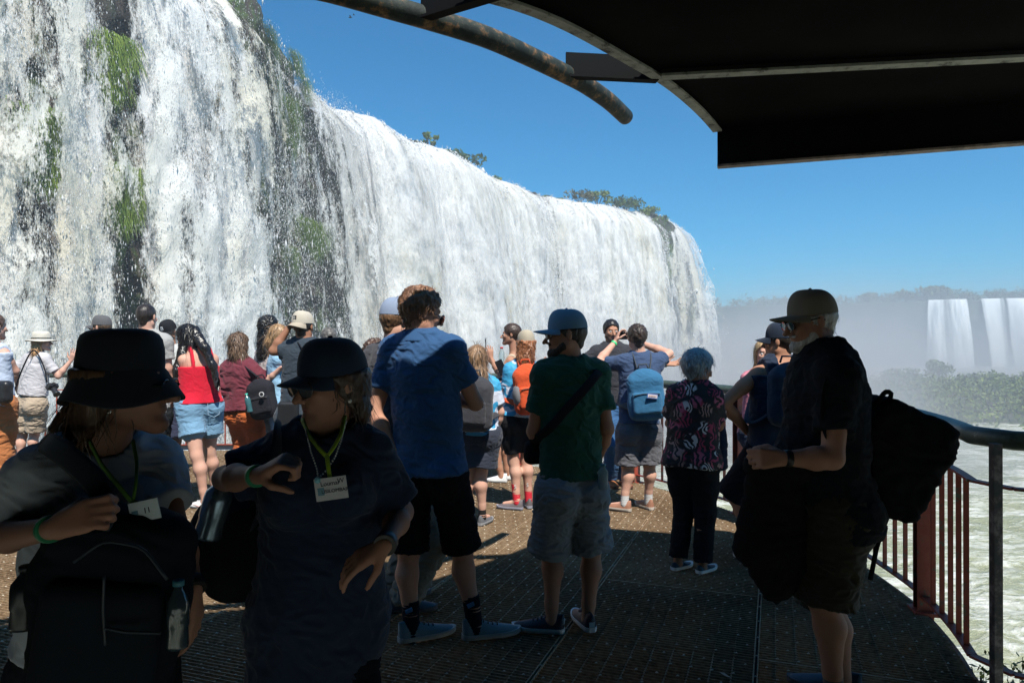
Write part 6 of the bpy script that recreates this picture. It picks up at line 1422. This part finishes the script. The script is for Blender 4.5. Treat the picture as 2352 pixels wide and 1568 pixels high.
# --- tall man seen from behind
m = Man(6.95, 1.95, 6, (336, 764), (337, 728), hyaw=4, pv=(338, 950), el=((300, 850), (385, 846)), wr=((310, 905, .2), (392, 905, .1)), sk=SK4, g=1.14, an=((322, 1148), (352, 1150)), kn=((324, 1062), (352, 1062)))
m.body(); m.top(cloth((.36, .36, .35)), e=.018, sleeve=.64, hem=.93, name='t_shirt'); m.bottom(cloth((.016, .017, .018)), .86, e=.028, flare=.02, amp=.011); m.hair((.022, .016, .014), 'short', th=.005, strands=60, slen=.015); m.shoes(BLKP, WHT)
m.name('tall man with a shaved neck, grey T-shirt and black shorts seen from behind')
# --- maroon jacket woman
m = Man(8.0, 1.66, 14, (551, 830), (550, 792), hyaw=26, pv=(558, 945), el=((515, 895, -.02), (645, 905, .0)), wr=((530, 935, .2), (622, 905, .22)), an=((545, 1100), (575, 1100)), fem=1, g=1.12, sk=SK4, h=.0075)
m.body(); m.top(cloth((.150, .030, .045), var=.1), e=.040, sleeve=1.86, hem=.86, flare=.035, sl_e=.040, name='jacket', amp=.020, neck=.066, fr=7); m.bottom(cloth((.52, .13, .035), var=.14), 1.45, e=.024, flare=.02, name='culottes', amp=.012)
m.hair((.13, .08, .05), 'long', th=.022, chain=((550, 800, -.02, .095), (549, 818, -.03, .095)), strands=800, slen=.07, wave=.004, seed=31, swid=.005); m.shoes(WHT, WHT, .25)
m.name('bob haired woman in a maroon jacket and orange trousers')
bp, B = backpack(m, P(603, 915, 7.72), .29, .42, .16, cloth((.022, .022, .028)), 'black nylon backpack hanging off one shoulder of the maroon jacket', yaw=184, tilt=-12, straps=(1,))
c = np.array(bp.location); b = MB(); q = P(601, 905, 7.55)-c
b.tube([q+vv(.0, .004, 0), q-vv(0, .004, 0)], [.026, .026], 20, up=(0, 0, 1)); b.build('round_emblem', plain((.65, .65, .65), .3, 'silver_emblem'), bp, smooth=False)
b = MB(); b.tube([q+vv(0, .0, 0), q-vv(0, .0055, 0)], [.019, .019], 20, up=(0, 0, 1)); b.build('round_emblem', BLKP, bp)
bottle(P(575, 946, 7.56), unit(vv(-.22, 0, 1)), 'clear drink bottle with a turquoise cap in the side of the black nylon backpack', plain((.05, .55, .42), .4, 'turquoise_cap'), .031, .20, bm=plain((.05, .14, .16), .15, 'tinted_plastic'))
# --- curly black hair woman
m = Man(8.35, 1.76, 30, (617, 795), (618, 752), hyaw=30, pv=(620, 925), fem=1, sk=SK2, h=.0085)
m.body(); m.top(cloth((.55, .48, .48)), sleeve=.4, e=.012); m.bottom(cloth((.3, .4, .5)), .9, full=True); m.hair((.010, .009, .009), 'long', th=.024, curl=.020, chain=((616, 758, -.03, .105), (612, 785, -.06, .11), (606, 812, -.07, .085)), strands=800, slen=.06, wave=.016, seed=33, gloss=.3); m.shoes(WHT, WHT, .25)
m.name('woman with long curly black hair standing by the falls')
# --- woman in light blue top
m = Man(7.9, 1.70, 66, (636, 808), (640, 772), hyaw=92, pitch=28, pv=(645, 925), el=((618, 872, -.12), (650, 872, .1)), wr=((644, 845, -.18), (652, 848, .10)), fem=1, sk=SK4, h=.0075, bust=.6, hand_kw=(hd_(vv(1, 0, .15), curl=.5, palm=vv(0, .5, .8)), {}))
m.body(); m.top(cloth((.28, .48, .66), var=.08), sleeve=.35, e=.016, hem=.93, flare=.02, name='blouse'); m.bottom(cloth((.20, .38, .60), var=.2, scale=30), .95, e=.024, full=True, name='jeans'); m.hair((.30, .18, .09), 'long', th=.012, chain=((632, 780, .0, .075), (628, 812, .0, .06), (626, 835, .0, .04)), strands=420, slen=.09, seed=35)
m.glasses(); m.shoes(WHT, WHT, .25); m.name('woman in a light blue blouse and jeans looking down at her phone')
phone(P(659, 838, 7.72), fr_of(90, 55, 0), 'dark phone held low by the woman in the light blue blouse', .07, .15)
# --- man with hand on his cap
m = Man(6.4, 1.83, 4, (701, 780), (697, 750), hyaw=8, pv=(690, 945), el=((628, 806, -.02), (765, 858, .1)), wr=((662, 754, .0), (745, 820, .35)), sk=SK3, h=.0075, hand_kw=(hd_(vv(.62, .1, .78), curl=.55, palm=vv(.75, .2, -.5), thumb=vv(0, -1, .1), spread=.16), {}), g=1.02)
m.body(); m.top(cloth((.035, .050, .068)), sleeve=.62, e=.018, hem=.72, flare=.02, name='t_shirt'); m.bottom(BLK, .95); m.hair((.015, .012, .010), 'short', hat=True, th=.006)
m.cap(cloth((.50, .45, .37), var=.06), yaw=196, bill=.066, h=.126, droop=.024, billm=cloth((.42, .36, .28), var=.06)); m.shoes(BLKP, WHT)
o_, r_, f_, u_, a0, b0, kk = m.hatframe; n_ = unit(f_+r_*.10); c = o_+f_*b0*.92+u_*.050; X = unit(np.cross(u_, n_)); X = X if X[0] > 0 else -X; rl = np.array(m.root.location)
b = MB(); b.box(c-rl+n_*.004, X*.017, n_*.003, u_*.017); b.build('cap_label', BLKP, m.hat); text3d('NEC', c+n_*.008+u_*.006, X, u_, .011, WHT, 'cap_letter', m.hat, ext=.0012); text3d('NYC', c+n_*.008-u_*.006, X, u_, .011, WHT, 'cap_letter', m.hat, ext=.0012)
m.name('man in a dark T-shirt holding one hand on his backward beige cap')
root = empty('crossbody_bag', tuple(P(676, 935, 6.3)), 'thin strapped black bag of the man with the beige cap', 'bag'); c = np.array(root.location); f = Field(c-.2, c+.2, .008); f.rbox(c-vv(0.02, .1, .06), np.eye(3), (.09, .04, .12), .03); V, Q = f.nets(); mesh('bag', relax(V, Q)-c, Q, BLKP, root)
b = MB(); sm, _ = smooth_line([P(684, 786, 6.30), P(697, 805, 6.24), P(715, 845, 6.22), P(735, 890, 6.24)], 12, 1); b.tube([p-c for p in sm], .006, 6); b.build('strap', STRAP, root, smooth=True)
# --- heads further back
m = Man(8.6, 1.72, -20, (754, 802), (755, 777), hyaw=-20, pv=(754, 935), sk=SK2, h=.0085); m.body(); m.top(cloth((.04, .05, .06))); m.bottom(BLK, .9); m.hair((.12, .11, .10), 'short', th=.012, curl=.008, strands=160, slen=.02); m.shoes(BLKP, WHT)
m.name('greying man whose head shows above the woman in the dark cap')
m = Man(8.1, 1.90, -60, (238, 782), (232, 752), hyaw=-84, pv=(240, 930), sk=SK4, h=.0085); m.body(); m.top(cloth((.10, .10, .11))); m.bottom(BLK, .9); m.hair((.08, .05, .03), 'short', hat=True, th=.008); m.cap(cloth((.10, .10, .105)), bill=.072, h=.122); m.glasses(); m.shoes(BLKP, WHT)
m.name('man in a charcoal cap and sunglasses in profile behind the bucket hat')
# --- woman in the white sun hat with camera
m = Man(9.3, 1.74, 22, (86, 808), (97, 784), hyaw=78, pitch=0, pv=(74, 925), el=((34, 848, .02), (134, 864, .0)), wr=((40, 885, .15), (163, 828, .06)), kn=((52, 1000, .05), (80, 996, .05)), an=((48, 1060), (76, 1060)), foot=(30, 30), fem=1, g=1.12, sk=SK4, h=.008, bust=.6,
        hand_kw=({}, hd_(vv(.35, 0, .95), curl=.25, palm=vv(-.6, .6, 0), thumb=vv(-1, -.2, 0), spread=.22)))
m.body(); m.top(cloth((.56, .54, .56), var=.05), e=.020, sleeve=.72, hem=.93, flare=.02, name='t_shirt'); m.bottom(cloth((.42, .33, .24), var=.08), .86, e=.028, flare=.015, amp=.013)
m.hair((.42, .24, .11), 'long', hat=True, th=.012, chain=((90, 792, -.02, .075), (84, 812, -.05, .06), (78, 830, -.06, .045)), strands=420, slen=.10, seed=41); m.brimhat(cloth((.62, .58, .50), var=.05), BLKP, brim=.070, drop=.020, h=.128, name='sun_hat', flat=.5); m.shoes(WHT, WHT, .25)
m.name('woman in a white sun hat, pale T-shirt and khaki shorts gesturing with one hand')
root = empty('camera', tuple(P(120, 888, 9.15)), 'black camera hanging from a strap on the woman in the white sun hat', 'camera'); c = np.array(root.location); m_ = MB(); B = fr_of(120, 40, 10); m_.box((0, 0, 0), B[0]*.062, B[1]*.03, B[2]*.042); m_.box(B[2]*.048, B[0]*.02, B[1]*.022, B[2]*.012); o = m_.build('camera_body', BLKP, root); bv = o.modifiers.new('bevel', 'BEVEL'); bv.width = .006; bv.segments = 2
m_ = MB(); m_.tube([B[1]*.028, B[1]*.05, B[1]*.10, B[1]*.14, B[1]*.15], [.03, .034, .034, .042, .042], 16); m_.build('lens', BLKP, root, smooth=True)
m_ = MB(); sm, _ = smooth_line([P(108, 878, 9.15), P(104, 850, 9.14), P(92, 820, 9.12), P(78, 800, 9.16), P(66, 815, 9.1), P(50, 850, 9.12), P(32, 900, 9.2)], 24, 1); m_.tube([p-c for p in sm], .010, 6, flat=.3, up=(0, 1, 0)); m_.build('strap', STRAP, root, smooth=True)
# --- cropped person at the left edge
m = Man(6.6, 1.68, 20, (-12, 792), (-14, 750), pv=(-8, 925), el=((-50, 860), (36, 852, .05)), wr=((-40, 900), (10, 832, .22)), fem=1, sk=SK4, h=.008); m.body(); m.top(cloth((.50, .58, .72)), tank=.86, strapw=.06, e=.014, hem=.90, name='tank_top'); m.bottom(cloth((.46, .17, .06), var=.14), .95, e=.03, full=True, flare=.02, name='trousers', amp=.014)
m.hair((.1, .06, .04), 'short'); m.shoes(BLKP, WHT); m.name('person in a pale tank top and orange brown trousers cut off by the left edge')
c = P(6, 900, 6.35); f = Field(c-.2, c+.2, .008); f.rbox(c-vv(.03, 0, 0), np.eye(3), (.11, .05, .10), .04); thing_mesh(f, 'hip_bag', plain((.02, .02, .022), .35, 'black_leather'), 'black leather hip bag at the left edge of the photo', 'bag', disp=folds(.005, 14, 3))

# --- two small birds far up against the sky
for px_, py_, k_, lb in ((804, 40, 1.0, 'tiny dark bird flying high against the blue sky left of the pipe'), (812, 34, .6, 'smaller of the two tiny dark birds beside the curved pipe')):
    c = P(px_, py_, 34); root = empty('bird', tuple(c), lb, 'bird'); bm_ = plain((.02, .02, .022), .8, 'bird_feathers')
    m_ = MB(); m_.tube([vv(-.09, 0, 0)*k_, vv(-.05, 0, .01)*k_, vv(.02, 0, .012)*k_, vv(.07, 0, .02)*k_, vv(.10, 0, .02)*k_], [.006*k_, .022*k_, .028*k_, .018*k_, .004*k_], 8); m_.build('body', bm_, root, smooth=True)
    for sd in (-1, 1):
        V_ = [(-.02, .01*sd, .01), (.04, .01*sd, .015), (.03, .09*sd, .07), (-.02, .10*sd, .06), (-.03, .19*sd, .05), (0, .05*sd, .055)]
        m_ = MB(); Vk = [vv(*v_)*k_ for v_ in V_]; m_.add(Vk+[v_-vv(0, 0, .004) for v_ in Vk], [(0, 1, 2, 3), (3, 2, 4), (6, 9, 8, 7), (9, 10, 8), (0, 6, 7, 1), (1, 7, 8, 2), (2, 8, 10, 4), (4, 10, 9, 3), (3, 9, 6, 0)]); m_.build('wing', bm_, root)
# ================================================================ air
def vol_box(name, lo, hi, build):
    mb = MB(); lo = np.array(lo, float); hi = np.array(hi, float); c = (lo+hi)/2; h = (hi-lo)/2
    mb.box(c, (h[0], 0, 0), (0, h[1], 0), (0, 0, h[2])); t = NT(name); t.n.remove(t.b)
    build(t); o = mb.build(name, t.m); return o
def b_haze(t):
    v = t.new('ShaderNodeVolumePrincipled'); v.inputs['Color'].default_value = (.78, .91, 1, 1); v.inputs['Density'].default_value = HAZE; v.inputs['Anisotropy'].default_value = 0.0
    t.link(v.outputs[0], t.out.inputs['Volume'])
HAZE = 0.0021
tag(vol_box('haze', (-760, -260, WATERZ-3), (1500, 1500, 33), b_haze), kind='stuff')

def b_mist(t, dens, z0, z1, sc=.05, k=1.0):
    v = t.new('ShaderNodeVolumePrincipled'); v.inputs['Color'].default_value = (.96, .97, 1, 1); v.inputs['Anisotropy'].default_value = 0.0
    c = t.new('ShaderNodeTexCoord'); n = t.noise(c.outputs['Object'], sc, 3, .55)
    g = t.new('ShaderNodeTexCoord'); sx = t.new('ShaderNodeSeparateXYZ'); t.link(g.outputs['Generated'], sx.inputs[0])
    top = t.math('SUBTRACT', 1.0, sx.outputs[2]); d = t.math('MULTIPLY', t.math('POWER', top, 1.6), dens)
    for i in (0, 1):
        e = t.math('MULTIPLY', t.math('MULTIPLY', sx.outputs[i], t.math('SUBTRACT', 1.0, sx.outputs[i])), 4.0); d = t.math('MULTIPLY', d, t.math('POWER', e, 1.0))
    d = t.math('MULTIPLY', d, t.math('MULTIPLY_ADD', t.math('SUBTRACT', n, .42), 4.5, .35, clamp=True)); t.link(d, v.inputs['Density']); t.link(v.outputs[0], t.out.inputs['Volume'])
mi = vol_box('spray_mist', (-14, 44, WATERZ-.5), (52, 128, 6), lambda t: b_mist(t, .16, 0, 1)); tag(mi, 'white spray mist boiling up at the foot of the near falls', 'mist', kind='stuff')
mi = vol_box('spray_mist', (20, 90, WATERZ-.5), (190, 320, 24), lambda t: b_mist(t, .028, 0, 1, .03)); tag(mi, 'thin white mist drifting across the gorge before the far cliff', 'mist', kind='stuff')
